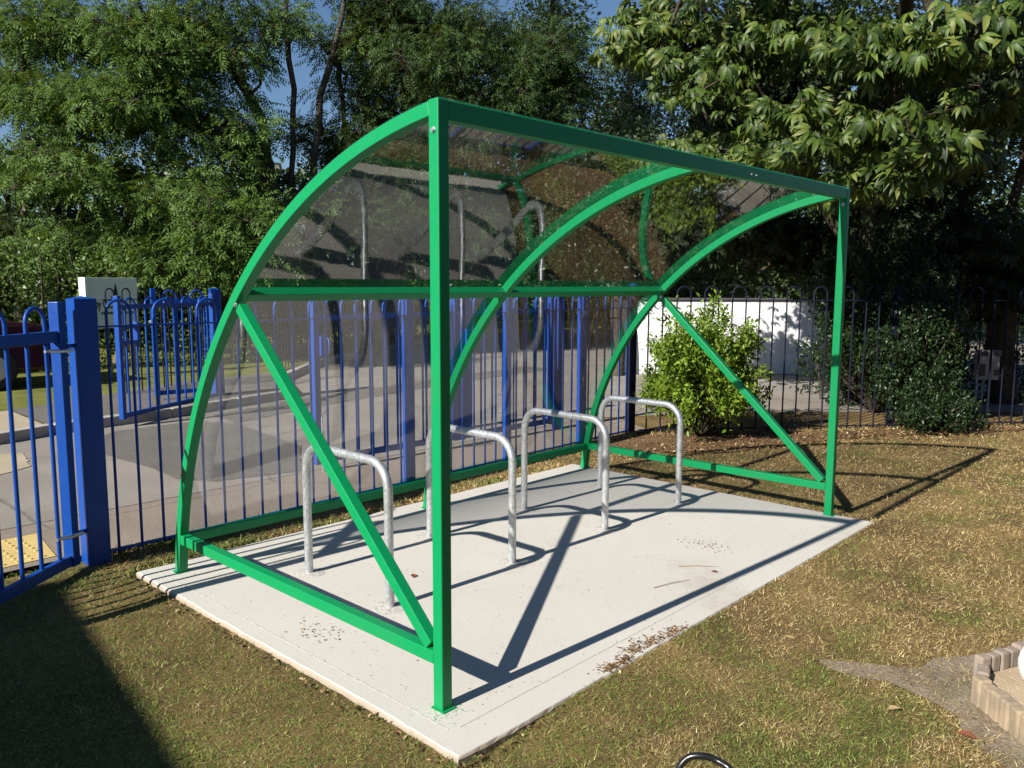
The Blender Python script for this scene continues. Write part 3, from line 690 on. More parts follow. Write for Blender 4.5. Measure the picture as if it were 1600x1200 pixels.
# ------------------------------------------------------------------ building outside the frame (casts the shade at lower left)
bd = empty('school_building', (-7, -4, GZ), 'single storey red brick building left of the lawn casting its shade, with an unseen wing added', 'building')
hb = 2.66
BE = (.153, .988, 0); BN = (.988, -.153, 0); BA = (BN, BE, (0, 0, 1))
bc = np.array([-5.03, 1.68, 0]) + np.array(BE) * (1.05 - 6.0) - np.array(BN) * 2.3
MB().box((bc[0], bc[1], (hb + GZ) / 2), (4.5, 11.9, hb - GZ), BA).build('wall', M['brick'], bd)
MB().box((-.4, -7.0, (3.1 + GZ) / 2), (8.6, 4.6, 3.1 - GZ)).build('wall', M['brick'], bd)  # unseen wing added to cut sky and bounce light on front faces
MB().box((-.38, -7.0, 3.15), (8.72, 4.75, .10)).build('roof', M['capdark'], bd, bevel=.01)
MB().box((bc[0], bc[1], hb), (4.6, 12.0, .10), BA).build('roof', M['capdark'], bd, bevel=.01)
for y in (-3.2, -.5):
    q = np.array([-5.07, 1.68, 1.5]) + np.array(BE) * (y - 1.0)
    w_ = MB().box(q, (.03, 1.2, 1.0), BA).build('window', M['whitewall'], bd); MB().box(q + np.array(BN) * .018, (.012, 1.08, .88), BA).build('pane', M['cglass'], w_)

b2 = empty('unseen_brick_building', (6, -11.5, GZ), 'unseen brown brick building added behind the camera to block sky light, mirrored faintly in the clear panels', 'building')  # added out of view to keep sky light off the front faces
MB().box((5, -11.5, (4.3 + GZ) / 2), (24, 5.0, 4.3 - GZ)).build('wall', M['brick'], b2)
MB().box((5, -11.45, 4.38), (24.3, 5.3, .16)).build('roof', M['capdark'], b2, bevel=.01)
for x in (-5, -1.5, 2, 5.5, 9, 12.5):
    w_ = MB().box((x, -8.985, 1.7), (1.8, .03, 1.2)).build('window', M['whitewall'], b2); MB().box((x, -8.965, 1.7), (1.66, .012, 1.06)).build('pane', M['cglass'], w_)

# ------------------------------------------------------------------ log edging bed and ball, path, black hoop
PATH = [(1.38, -.75), (1.43, -.93), (1.59, -1.12), (1.72, -1.12), (1.84, -1.22), (2.2, -1.38), (2.2, -2.3), (.9, -2.3), (.93, -1.66), (1.06, -1.50), (1.26, -1.32), (1.36, -1.16), (1.33, -.96), (1.31, -.81)]
sheet('path', PATH, GZ + .004, M['pathm'], rag=.035)
bed = empty('log_edging', (1.6, -1.5, GZ), 'low border of short upright timber logs at the lower right corner holding sand', 'garden border')
def logrow(a, b, n, h, m, rad):
    a = np.array(a); b = np.array(b); d = (b - a) / np.linalg.norm(b - a); stp = np.linalg.norm(b - a) / (n - 1)
    for i in range(n):
        p = a + (b - a) * i / (n - 1); hh = h + random.uniform(-.007, .007); t = random.uniform(-.05, .05)
        e1 = np.array([d[0] + t * -d[1], d[1] + t * d[0], 0]); e1 /= np.linalg.norm(e1); e2 = np.array([-e1[1], e1[0], 0]); tl = np.array([random.uniform(-.03, .03), random.uniform(-.03, .03), 1]); tl /= np.linalg.norm(tl)
        o_ = MB().box((p[0], p[1], GZ + hh / 2 - .01), (stp * random.uniform(.93, .985), rad * random.uniform(1.55, 1.9), hh + .02), (e1, e2, tl)).build('log', m, bed, bevel=.009)
logrow((1.61, -1.335), (2.45, -1.70), 18, .125, M['log_grey'], .0255)
logrow((1.435, -1.375), (1.02, -1.80), 12, .105, M['log_tan'], .0275)
logrow((1.585, -1.345), (1.455, -1.372), 3, .10, M['log_grey'], .024)
sheet('sand_bed', [(1.45, -1.40), (1.60, -1.36), (2.45, -1.73), (2.2, -2.3), (1.05, -1.83)], GZ + .055, M['sand'])
bp = W(1646, 1085, 3.02)
ball = empty('garden_ball', (bp[0], bp[1], GZ + .05), 'white ball with rows of small dots on the sand at the right edge', 'garden ornament')
rb_ = .118; zc_ = GZ + .05 + rb_ * .92
MB().sphere((bp[0], bp[1], zc_), rb_, 40, 24, (1, 1, .95)).build('ball', M['ball'], ball)
mb = MB()
for th in (50, 62, 74, 86, 98, 112):
    n = int(34 * math.sin(R(th)))
    for j in range(n):
        a = 2 * math.pi * j / n; dv = np.array([math.sin(R(th)) * math.cos(a), math.sin(R(th)) * math.sin(a), math.cos(R(th)) * .95])
        mb.sphere(np.array([bp[0], bp[1], zc_]) + dv * rb_ * .9985, .0022, 6, 4)
mb.build('painted_dots', M['cabinet'], ball)
t0 = W(1056, 1214, 2.25); t1 = W(1072, 1186, 2.25); t2 = W(1095, 1181, 2.24); t3 = W(1120, 1188, 2.23); t4 = W(1150, 1212, 2.2)
pts = [np.array([t0[0], t0[1], GZ])] + [np.array([t0[0], t0[1], GZ + (t0[2] - GZ) * .5]), t0, t1, t2, t3, t4, np.array([t4[0] + .05, t4[1] - .03, (t4[2] + GZ) / 2]), np.array([t4[0] + .07, t4[1] - .04, GZ])]
P = []
pts = [np.array(p) for p in pts]
for i in range(len(pts) - 1):
    p0 = pts[max(0, i - 1)]; p1 = pts[i]; p2 = pts[i + 1]; p3 = pts[min(len(pts) - 1, i + 2)]
    for t in np.linspace(0, 1, 6)[:-1]:
        P.append(.5 * ((2 * p1) + (-p0 + p2) * t + (2 * p0 - 5 * p1 + 4 * p2 - p3) * t * t + (-p0 + 3 * p1 - 3 * p2 + p3) * t ** 3))
P.append(pts[-1])
o = MB().tube(P, .0095, 14).build('tube_hoop', M['black'], loc=(t2[0], t2[1], GZ)); tag(o, 'glossy black bent tube poking up at the bottom edge of the photo', 'tube')

# ------------------------------------------------------------------ foliage
def norm(a): return a / (np.linalg.norm(a, axis=-1, keepdims=True) + 1e-9)
def frames(d, n):
    """rotation matrices whose columns are (side, axis d, normal)"""
    d = norm(d); n = n - d * (n * d).sum(-1, keepdims=True); n = norm(n); sd = np.cross(d, n); return np.stack([sd, d, n], -1)
def scatter(tv, tf, pos, Rm, sc_):
    k = len(tv); n = len(pos)
    V = np.einsum('nij,kj->nki', Rm, tv) * sc_[:, None, None] + pos[:, None, :]
    F_ = tf[None] + (np.arange(n) * k)[:, None, None]
    return V.reshape(-1, 3), F_.reshape(-1, tf.shape[1])
def t_quad(w=.5, fold=.12, base=0.0):
    return np.array([[0, base, 0], [w / 2, base + .45, fold], [0, base + 1, -.1], [-w / 2, base + .45, fold]]), np.array([[0, 1, 2, 3]])
def t_leaf(w=.45, fold=.1, droop=.15):
    v = np.array([[0, 0, 0], [w * .35, .3, fold * .7], [0, .33, 0], [-w * .35, .3, fold * .7], [w * .5, .62, fold - droop * .4], [0, .66, -droop * .4], [-w * .5, .62, fold - droop * .4], [0, 1, -droop]])
    f = np.array([[0, 1, 2, 2], [0, 2, 3, 3], [2, 1, 4, 5], [3, 2, 5, 6], [5, 4, 7, 7], [6, 5, 7, 7]])
    return v, f
def t_compound(n=4, w=.12, ll=.36, droop=.25):
    """pinnate leaf: pairs of narrow leaflets along a drooping stalk"""
    V = []; F_ = []
    def leaf(p, ang, tilt, l):
        b = len(V); c, s_ = math.cos(ang), math.sin(ang)
        for (x, y, z) in ((0, 0, 0), (w / 2 * l / ll, .45 * l, .012), (0, l, -.10 * l), (-w / 2 * l / ll, .45 * l, .012)):
            V.append((p[0] + x * c + y * s_, p[1] - x * s_ + y * c, p[2] + z - tilt * y)); 
        F_.append((b, b + 1, b + 2, b + 3))
    for i in range(n):
        t = .25 + .62 * i / (n - 1); z = -droop * t * t
        for sgn in (-1, 1): leaf((0, t, z), sgn * R(62), .35, ll * (1 - .25 * abs(t - .5)))
    leaf((0, .92, -droop * .85), 0, .5, ll)
    return np.array(V), np.array(F_)
def t_palmate():
    """horse chestnut leaf: seven drooping leaflets from one point, each widest near its tip"""
    V = []; F_ = []
    for a, l in ((-110, .55), (-72, .8), (-36, .95), (0, 1.0), (36, .95), (72, .8), (110, .55)):
        w = .28 * l; b = len(V); c, s_ = math.cos(R(a)), math.sin(R(a))
        for x, y, z in ((0, .04, 0), (.16 * l, .4, .03), (0, .42, -.02), (-.16 * l, .4, .03), (w * .5, .70, -.22), (0, .72, -.30), (-w * .5, .70, -.22), (0, .96, -.62)):
            x = x * (1 if True else 1); yy = y * l; V.append((x * c + yy * s_, -x * s_ + yy * c, z * l - .03))
        for q in ((0, 1, 2, 2), (0, 2, 3, 3), (2, 1, 4, 5), (3, 2, 5, 6), (5, 4, 7, 7), (6, 5, 7, 7)): F_.append(tuple(b + i for i in q))
    return np.array(V), np.array(F_)
def fix_tris(F_):
    return F_
def blob_points(blobs, n):
    """cluster centres in a list of ellipsoids given in photo pixels + depth: (u, v, depth, ru, rv, rdepth, weight)"""
    w = np.array([b[6] for b in blobs], float); w /= w.sum(); out = []
    for b, k in zip(blobs, rng.multinomial(n, w)):
        q = rng.normal(size=(k, 3)); q = norm(q) * (rng.random((k, 1)) ** .45)
        dep = b[2] + q[:, 2] * b[5]
        for i in range(k): out.append(W(b[0] + q[i, 0] * b[3], b[1] + q[i, 1] * b[4], dep[i]))
    return np.array(out)
def tree(name, label, base, stems, clusters, tmpl, leafm, per, csize, lsize, cat='tree', trunk_r=.16, droop=.2, flat=.6, group=None, twigs=7, face=None, tipr=.009, jit=.12, barkm=None, maxz=None):
    root = empty(name, tuple(base), label, cat, group)
    base = np.array(base, float)
    nodes = []; par = []
    for st in stems:
        prev = -1; p0 = base + rng.normal(0, .05, 3) * [1, 1, 0]; pts = [p0] + [np.array(q, float) for q in st]
        for a, b in zip(pts, pts[1:]):
            k = max(2, int(np.linalg.norm(b - a) / .5))
            for i in range(k):
                nodes.append(a + (b - a) * i / k + rng.normal(0, .05, 3) * (i > 0)); par.append(prev); prev = len(nodes) - 1
        nodes.append(pts[-1]); par.append(prev)
    stemn = len(nodes); cnt = [0] * len(nodes)
    cl = np.array(clusters); NA = np.array(nodes)
    dmin = np.min(np.linalg.norm(cl[:, None] - NA[None], axis=2), axis=1); order = np.argsort(dmin); tips = []
    for ci in order:
        c = cl[ci]; NN = np.array(nodes); dv = c - NN; dist = np.linalg.norm(dv, axis=1)
        cost = dist + .45 * np.maximum(0, NN[:, 2] - c[2] + .15) + .25 * np.maximum(0, .5 - dist)
        j = int(np.argmin(cost)); a = nodes[j]; dd_ = np.linalg.norm(c - a); k = max(2, int(dd_ / .35)); prev = j
        sag = np.array([0, 0, 1.]) * .10 * dd_
        for i in range(1, k + 1):
            t = i / k; nodes.append(a + (c - a) * t + sag * math.sin(math.pi * t) + (rng.normal(0, jit * .35, 3) if i < k else 0)); par.append(prev); cnt.append(0); prev = len(nodes) - 1
        tips.append(prev)
    for t in tips:
        q = t
        while q >= 0: cnt[q] += 1; q = par[q]
    mx_ = max(cnt); mb = MB()
    rad = [max(tipr, trunk_r * (c_ / mx_) ** .5) for c_ in cnt]
    for i, p_ in enumerate(par):
        if p_ < 0: continue
        a, b = np.array(nodes[p_]), np.array(nodes[i]); r1 = min(rad[p_], rad[i] * 1.35); r2 = rad[i]
        if np.linalg.norm(b - a) < 1e-4: continue
        mb.tube([a, b + (b - a) * .03], [r1, r2], 7 if r2 > .03 else 4, cap=False)
    tipp = np.array([nodes[t] for t in tips])
    # leaves
    n = len(tipp) * per; ci = rng.integers(0, len(tipp), n)
    off = rng.normal(size=(n, 3)); off = norm(off) * (rng.random((n, 1)) ** .6) * csize * np.array([1, 1, flat]); pos = tipp[ci] + off
    if twigs:
        tw = rng.choice(n, min(n, len(tipp) * twigs), replace=False)
        for q in tw:
            a = tipp[ci[q]]; b = pos[q]; mid = (a + b) / 2 + rng.normal(0, .03, 3); mb.tube([a, mid, b], [tipr * .8, tipr * .55, tipr * .35], 3, cap=False)
    if mb.v: mb.build('trunk', barkm or M['bark'], root)
    d = norm(off * [1, 1, .5]) + rng.normal(0, .45, (n, 3)); d[:, 2] -= droop
    nn = np.tile([0, 0, 1.], (n, 1)) + rng.normal(0, .62, (n, 3))
    if face is not None: nn += np.array(face)
    Rm = frames(d, nn); sc_ = lsize * rng.uniform(.55, 1.3, n)
    V, F_ = scatter(tmpl[0], tmpl[1], pos, Rm, sc_)
    # split degenerate quads into triangles mesh where needed
    if (tmpl[1][:, 2] == tmpl[1][:, 3]).any():
        T3 = np.concatenate([F_[:, [0, 1, 2]], F_[F_[:, 2] != F_[:, 3]][:, [0, 2, 3]]]); F_ = T3
    npmesh('crown', V, F_, leafm, root)
    return root

ASH = t_compound(4, .13, .34); PAL = t_palmate(); QL = t_quad(.55); LEAF = t_leaf()
SUN = np.array([-.85, .1, .5])
def G0(u, depth):  # ground point below pixel column u
    p = W(u, 500, depth); return (p[0], p[1], GZ)
# big feathery ash on the left
b = [(60, 40, 15, 80, 60, 1.3, 6), (200, 50, 15, 120, 70, 1.6, 12), (330, 70, 16, 130, 80, 1.8, 12), (130, 160, 14.5, 110, 45, 1.4, 10), (90, 270, 14, 95, 45, 1.2, 9), (210, 170, 15, 120, 60, 1.6, 9),
     (330, 200, 15.5, 90, 50, 1.6, 7), (250, 310, 14.5, 70, 40, 1.2, 5), (350, 330, 14.3, 80, 80, 1.4, 14), (400, 400, 14, 60, 40, 1, 5), (450, 50, 16.5, 60, 80, 1.5, 4), (480, 300, 16, 45, 50, 1.2, 3), (300, 400, 14.3, 90, 45, 1, 6),
     (20, 120, 15, 50, 60, 1, 4), (100, 390, 15.2, 60, 35, .8, 3), (540, 60, 17.5, 55, 80, 1.2, 5), (500, 180, 17.5, 45, 60, 1, 3), (200, -90, 15.5, 230, 80, 2, 9), (480, -90, 16.5, 130, 70, 2, 5), (215, 400, 14.6, 70, 50, .9, 4)]
tree('ash_tree', 'broad feathery-leaved ash tree spreading over the left half of the sky', G0(445, 16), [[W(430, 300, 16), W(410, 190, 16), W(330, 60, 15.8)], [W(455, 280, 16), W(460, 140, 16.2), W(440, -40, 16.2)], [W(420, 330, 16), W(385, 230, 15.5), W(250, 160, 15)], [W(480, 320, 16.2), W(500, 150, 16.4), W(540, -20, 16.6)]],
     blob_points(b, 470), ASH, M['ash'], 50, .50, .25, trunk_r=.24, droop=.35, flat=.7, face=(-.5, -.2, 0))
# darker trees in the middle
b = [(560, 230, 17, 55, 60, 1.2, 6), (590, 130, 17.5, 50, 60, 1.2, 4), (680, 60, 17, 110, 75, 1.8, 12), (740, 180, 17, 110, 80, 1.8, 14), (850, 110, 17, 75, 110, 1.6, 13), (630, 300, 17, 80, 70, 1.4, 8), (540, 350, 16.5, 50, 60, 1, 5),
     (610, 30, 17.5, 60, 60, 1.2, 6), (880, 260, 17.5, 70, 80, 1.5, 9), (760, 330, 18, 120, 80, 1.6, 9), (700, -80, 17.5, 200, 70, 2, 8), (860, -50, 17, 60, 60, 1.5, 4)]
tree('ash_tree', 'dark multi-stemmed tree rising behind the ridge of the shelter', G0(575, 17.5), [[W(545, 280, 17.5), W(530, 120, 17.5), W(545, -60, 17.5)], [W(590, 250, 17.5), W(560, 100, 17.6), W(550, 20, 17.6)], [W(620, 300, 17.5), W(640, 150, 17.5), W(700, 0, 17.5)], [W(640, 330, 17.5), W(760, 200, 17.3), W(860, 60, 17)]],
     blob_points(b, 480), ASH, M['ashdark'], 46, .50, .25, trunk_r=.2, droop=.3, flat=.7, face=(-.3, -.1, 0))
b = [(985, 120, 20, 45, 60, 1.2, 5), (1010, 200, 20, 60, 50, 1.2, 5), (960, 210, 20, 45, 70, 1, 4)]
tree('birch_tree', 'small grey-green tree showing in the gap between the dark tree and the chestnut', G0(985, 20), [[W(985, 250, 20), W(985, 90, 20)]], blob_points(b, 90), QL, M['paleleaf'], 110, .5, .10, trunk_r=.09)
# background masses
def back(name, label, blobs, n, depth_u, m=M['backleaf'], per=190, cs=.9, ls=.17, tr=.2):
    u, dp = depth_u; b0 = G0(u, dp); v0 = min(q[1] for q in blobs)
    tree(name, label, b0, [[W(u + 10, 320, dp), W(u - 15, max(v0, 60), dp)]], blob_points(blobs, n), QL, m, per, cs, ls, trunk_r=tr, twigs=0, flat=.8)
back('broadleaf_tree', 'dark broadleaf tree filling the background behind the middle arch', [(620, 330, 25, 110, 110, 2, 8), (760, 280, 26, 130, 150, 2, 12), (880, 260, 25, 100, 150, 2, 9), (700, 120, 26, 120, 90, 2, 6), (860, 60, 26, 50, 90, 2, 3), (980, 340, 25, 110, 80, 2, 7)], 200, (740, 26))
back('broadleaf_tree', 'dark broadleaf tree filling the background behind the far green post', [(1150, 300, 22, 140, 120, 2, 8), (1330, 300, 21, 150, 150, 2, 12), (1180, 130, 22, 130, 120, 2, 8), (1520, 250, 20, 140, 190, 2, 12), (1380, 80, 21, 160, 120, 2, 8), (1100, 400, 22, 160, 40, 2, 5), (1600, 60, 20, 120, 120, 2, 5), (1420, 400, 21, 200, 50, 2, 8), (1160, 30, 21, 110, 70, 2, 6)], 300, (1330, 21), ls=.16)
back('broadleaf_tree', 'dark round-topped tree at the left edge behind the car', [(30, 400, 17, 55, 65, 1.4, 9), (100, 440, 17, 60, 45, 1.2, 5), (-60, 420, 17, 80, 70, 1.4, 6)], 60, (30, 17), per=330, cs=.62, ls=.10, tr=.12)
# hedges
def hedge(name, label, pts, h, th, m, per_m2, ls, top_j=.25, kindcat='hedge', z0=GZ):
    root = empty(name, (pts[0][0], pts[0][1], z0), label, kindcat)
    P = [np.array(p, float) for p in pts]; Vs = []; Fs = []; off = 0; mb = MB()
    for a, b_ in zip(P, P[1:]):
        Ln = np.linalg.norm(b_ - a); d = (b_ - a) / Ln; n_ = np.array([-d[1], d[0]]); k = int(Ln * (h + th) * per_m2)
        t = rng.random(k); hz = rng.random(k); dep = rng.random(k) ** 1.6
        side = np.where(rng.random(k) < .8, -1, 1)
        topj = h * (1 + top_j * (np.sin(t * Ln * 2.1 + a[0]) * .4 + np.sin(t * Ln * 5.3) * .25 + rng.normal(0, .12, k)))
        bul = th * .5 * (1 + .3 * np.sin(t * Ln * 3.1) * np.cos(hz * 5)) * (1 - .35 * np.maximum(0, hz - .75) * 4)
        pos2 = a + (b_ - a) * t[:, None] + n_ * (side * bul * (1 - dep * .55))[:, None]
        pos = np.concatenate([pos2, (z0 + hz * topj)[:, None]], 1)
        dirs = np.concatenate([n_[None] * side[:, None], np.zeros((k, 1))], 1) + rng.normal(0, .6, (k, 3)); dirs[:, 2] -= .3
        nn = np.concatenate([n_[None] * side[:, None] * .7, np.full((k, 1), .6)], 1) + rng.normal(0, .4, (k, 3))
        V, F_ = scatter(QL[0], QL[1], pos, frames(dirs, nn), ls * rng.uniform(.6, 1.3, k)); Vs.append(V); Fs.append(F_ + off); off += len(V)
        for i in range(int(Ln / .35)):
            q = a + (b_ - a) * (i + .5) * .35 / Ln; top = [q[0] + rng.normal(0, .1), q[1] + rng.normal(0, .1), z0 + h * .92]
            mb.tube([(q[0], q[1], z0), ((q[0] + top[0]) / 2 + .05, (q[1] + top[1]) / 2, z0 + h * .5), top], [.03, .022, .01], 5, cap=False)
    npmesh('foliage', np.concatenate(Vs), np.concatenate(Fs), m, root); mb.build('stems', M['bark'], root)
    return root
hedge('ivy_hedge', 'ivy hedge behind the sign and the far railing at the left', [(-5, 13.6), (2.6, 13.1), (5.3, 12.0), (7.2, 12.6)], 2.25, 1.1, M['hedge'], 420, .085)
hedge('hedge', 'long low hedge beyond the road, seen through the middle panels', [(6.8, 12.6), (12.5, 15.9), (18, 16.2)], 1.75, 1.2, M['hedge'], 260, .10)
hedge('tall_hedge', 'tall dark hedge line closing the view behind the middle trees', [(3, 19), (12, 22), (22, 21), (31, 12), (37, 0), (38, -12)], 4.8, 2.2, M['backleaf'], 170, .30)
hedge('tall_hedge', 'tall dark hedge line closing the view at the far left', [(-8, 20), (2.6, 19.5)], 2.9, 1.8, M['backleaf'], 170, .22)
b = [(900, 330, 13.6, 60, 80, .6, 5), (980, 290, 13.8, 70, 80, .6, 7), (1050, 330, 14.5, 60, 60, .5, 5), (960, 400, 13.8, 80, 35, .5, 4)]
tree('yew_tree', 'small dark evergreen behind the far panel, left of the white wall', G0(960, 13.8), [[W(965, 400, 13.8), W(975, 260, 13.8)]], blob_points(b, 110), QL, M['backleaf'], 150, .42, .075, trunk_r=.10, flat=.8)
hedge('hedge', 'dark hedge beyond the road behind the white wall', [(15, 11.5), (21, 7.0)], 2.2, 1.4, M['hedge'], 200, .11)
hedge('hedge', 'bright sunlit hedge far behind the grey cabinet', [(23.5, 6.2), (30, -3)], 2.0, 1.3, M['hedgelit'], 220, .11)
# distant wooded rise closing the horizon
mb = MB(); vs = []; fs = []; nn_ = 260
for i in range(nn_):
    th = -1.2 + 4.2 * i / (nn_ - 1); rr_ = 95; h_ = 5.2 + 1.3 * math.sin(i * .21) + .9 * math.sin(i * .53 + 1) + .7 * random.random()
    for (dr, z) in ((0, GZ - 1), (3, h_ * .6), (7, h_ * .92), (14, h_), (30, GZ - 1)): vs.append(((rr_ + dr) * math.sin(th), (rr_ + dr) * math.cos(th), z + .5 * random.random()))
for i in range(nn_ - 1):
    for j in range(4): fs.append((i * 5 + j, i * 5 + j + 1, (i + 1) * 5 + j + 1, (i + 1) * 5 + j))
mb.add(vs, fs); M['wood_far'] = ground_mat('far_woodland', [(.3, (.012, .022, .010)), (.5, (.03, .05, .018)), (.7, (.06, .09, .03))], .25, 1.6, 1, .8)
o = mb.build('wooded_hill', M['wood_far']); o['kind'] = 'structure'
hedge('shade_fill_hedge', 'low dark evergreen hedge added to darken the ground behind the right-hand railing', [(8.9, 2.5), (11.0, .75), (12.6, -1.4)], .75, 1.1, M['holly'], 900, .06)  # added as a dark fill over pale ground, standing for shade
# horse chestnut overhead at the right
b = [(1030, 60, 9.5, 80, 50, .9, 6), (1130, 130, 9, 110, 50, 1.1, 8), (1250, 50, 8.5, 130, 50, 1.2, 8), (1090, 240, 9.2, 80, 40, .8, 6), (1210, 250, 8.6, 90, 35, .8, 7), (1400, 80, 7.6, 110, 50, .9, 7), (1290, 180, 8.2, 100, 35, .9, 5),
     (1530, 50, 6.8, 80, 50, .8, 5), (1560, 180, 7.2, 60, 50, .7, 4), (1480, 230, 8, 110, 40, .8, 3), (1340, 290, 8.2, 45, 22, .4, 2), (1300, -110, 8.5, 300, 70, 1.5, 9), (1600, -60, 7.5, 150, 70, 1.2, 4),
     (1270, 225, 7.2, 70, 35, .5, 4), (1395, 275, 7.4, 40, 28, .4, 2), (1450, 190, 7.0, 80, 45, .6, 3)]
ch = tree('horse_chestnut_tree', 'horse chestnut with large drooping palm-shaped leaves overhanging from the upper right', (8.9, 1.9, GZ), [[(8.85, 1.85, 1.6), (8.6, 1.6, 3.0), (7.6, 1.1, 4.2), (5.8, .3, 4.6)], [(8.85, 1.9, 1.8), (8.3, 2.6, 3.2), (7.0, 3.0, 4.4), (6.0, 3.0, 5.2)], [(8.9, 1.8, 2), (9.0, 1.2, 4), (8.4, .2, 6)]],
     blob_points(b, 250), PAL, M['chestnut'], 22, .44, .135, trunk_r=.10, droop=.75, flat=.3, face=(-.1, -.3, 0), twigs=4, tipr=.007)
b = [(1450, 300, 10.5, 150, 70, 1.2, 8), (1560, 380, 10.5, 120, 60, 1, 7), (1380, 180, 10.5, 150, 80, 1, 8), (1250, 380, 11.5, 90, 50, .8, 5), (1480, 420, 10.8, 130, 45, .8, 7), (1570, 120, 9.5, 90, 90, 1, 6), (1180, 330, 11.5, 90, 50, .8, 4), (1055, 365, 11.3, 55, 35, .7, 3), (1130, 375, 11.3, 60, 28, .6, 4), (1380, 490, 10.8, 60, 60, .5, 6), (1480, 440, 11.2, 130, 40, .6, 8), (1340, 430, 11, 70, 50, .6, 6), (1560, 450, 10.6, 80, 30, .5, 5), (1250, 130, 10.8, 160, 70, 1, 7), (1120, 220, 11, 80, 60, .8, 4)]
tree('horse_chestnut_tree', 'second chestnut with foliage darkened for shade hanging behind the right-hand railing', (10.4, .6, GZ), [[(10.3, .6, 2), (10, .4, 3.5), (9.3, .2, 5)], [(10.4, .7, 1.8), (10.8, 1.6, 3.2)]], blob_points(b, 320), PAL, M['chestdark'], 30, .5, .12, trunk_r=.18, droop=.4, twigs=3)
# shrubs
def shrub(name, label, c, rx_, ry_, h, m, n, ls, sprays=26, sd=1, tmpl=LEAF, up=.35):
    r_ = np.random.default_rng(sd); root = empty(name, (c[0], c[1], GZ), label, 'shrub'); mb = MB(); tips = []
    for i in range(sprays):
        a = r_.random() * 2 * math.pi; rr_ = r_.random() ** .5; ht = h * (.35 + .65 * r_.random()) * (1 - .35 * rr_ ** 2); k = (1.1 if r_.random() < .2 else .95)
        p0 = np.array([c[0], c[1], GZ]); tip = p0 + [math.cos(a) * rx_ * rr_ * k, math.sin(a) * ry_ * rr_ * k, ht]
        mid = p0 + (tip - p0) * [.45, .45, .55] + r_.normal(0, .04, 3); mb.tube([p0, mid, tip], [.012, .008, .003], 4, cap=False); tips.append((mid, tip))
    k = r_.integers(0, len(tips), n); t = r_.random(n) ** .6
    A_ = np.array([q[0] for q in tips])[k]; B_ = np.array([q[1] for q in tips])[k]; pos = A_ + (B_ - A_) * t[:, None] + r_.normal(0, .055, (n, 3)) * (1.6 - t[:, None]); pos[:, 2] = np.maximum(pos[:, 2], GZ + .03)
    d = norm(B_ - A_) * up + r_.normal(0, .6, (n, 3)); d[:, 2] += .15; nn = r_.normal(0, .5, (n, 3)) + [0, 0, 1]
    V, F_ = scatter(tmpl[0], tmpl[1], pos, frames(d, nn), ls * r_.uniform(.6, 1.3, n))
    if (tmpl[1][:, 2] == tmpl[1][:, 3]).any(): F_ = np.concatenate([F_[:, [0, 1, 2]], F_[F_[:, 2] != F_[:, 3]][:, [0, 2, 3]]])
    mb.build('stems', M['bark'], root); npmesh('foliage', V, F_, m, root); return root
shrub('leafy_shrub', 'bright yellow-green leafy shrub between the far racks and the white wall', (5.45, 2.16), .74, .62, 1.52, M['shrub'], 19000, .050, 130, 3)
shrub('holly_bush', 'tall dark glossy bush in front of the right-hand railing', (7.70, .82), .72, .55, 1.75, M['holly'], 24000, .045, 150, 4)
shrub('box_shrub', 'low rounded dark shrub at the foot of the tall dark bush', (7.50, .55), .62, .42, .50, M['holly'], 9000, .04, 120, 5)
shrub('undergrowth_shrub', 'dark shrub crowding the railing right of the far green post', (8.35, 1.45), 1.15, 1.0, 2.5, M['holly'], 22000, .055, 140, 6)

# ------------------------------------------------------------------ lawn blades
def inpoly(x, y, poly):
    ins = np.zeros(len(x), bool); n = len(poly)
    for i in range(n):
        x1, y1 = poly[i]; x2, y2 = poly[(i + 1) % n]
        c_ = ((y1 > y) != (y2 > y)) & (x < (x2 - x1) * (y - y1) / ((y2 - y1) + 1e-12) + x1); ins ^= c_
    return ins
def lawn_ok(x, y):
    ok = ~((x > -.185) & (x < 3.45) & (y > -.28) & (y < 2.20))
    ok &= ~(inpoly(x, y, PATH) & (rng.random(len(x)) > .30 + .6 * (np.sin(x * 31) * np.cos(y * 27 + x * 9) > .35)))
    fence = np.where(x < 5.15, 2.74, 2.74 - (x - 5.15) * (4.7 / 5.72) - .02); ok &= y < fence
    return ok
def blades(n, dmin, dmax, size):
    # sample uniformly in log distance so the density follows the picture scale
    th = .82 + rng.uniform(-.78, .78, n); d = dmin * (dmax / dmin) ** rng.random(n)
    x = CAM[0] + d * np.sin(th); y = CAM[1] + d * np.cos(th); k = lawn_ok(x, y); return x[k], y[k], d[k]
x, y, d_ = blades(1150000, 1.3, 12.5, 1)
n = len(x); pos = np.stack([x, y, np.full(n, GZ + .001)], 1)
az = rng.random(n) * 2 * math.pi; el = R(7) + rng.random(n) ** 1.8 * R(50)
dirs = np.stack([np.cos(az) * np.cos(el), np.sin(az) * np.cos(el), np.sin(el)], 1)
ln = (.007 + .027 * rng.random(n) ** 1.6) * (.8 + d_ * .07); wd = rng.uniform(.0010, .0023, n) * (.7 + d_ * .28)
sdv = norm(np.cross(dirs, rng.normal(size=(n, 3)))); sdv[:, 2] *= .3
tip = pos + dirs * ln[:, None]; tip[:, 2] -= ln * .08
V = np.stack([pos - sdv * wd[:, None] * .5, pos + sdv * wd[:, None] * .5, tip], 1).reshape(-1, 3)
lift = rng.random(n) < .35
V = V.reshape(n, 3, 3); V[lift, :, 2] += rng.uniform(.001, .009, (lift.sum(), 1))
bank = np.where((x > -.4) & (x < 3.6) & (y < 0), np.exp(-np.maximum(0, -.29 - y) / .16), 0) * np.clip((x + .1) / .5, 0, 1) * np.clip((3.75 - x) / .3, 0, 1)
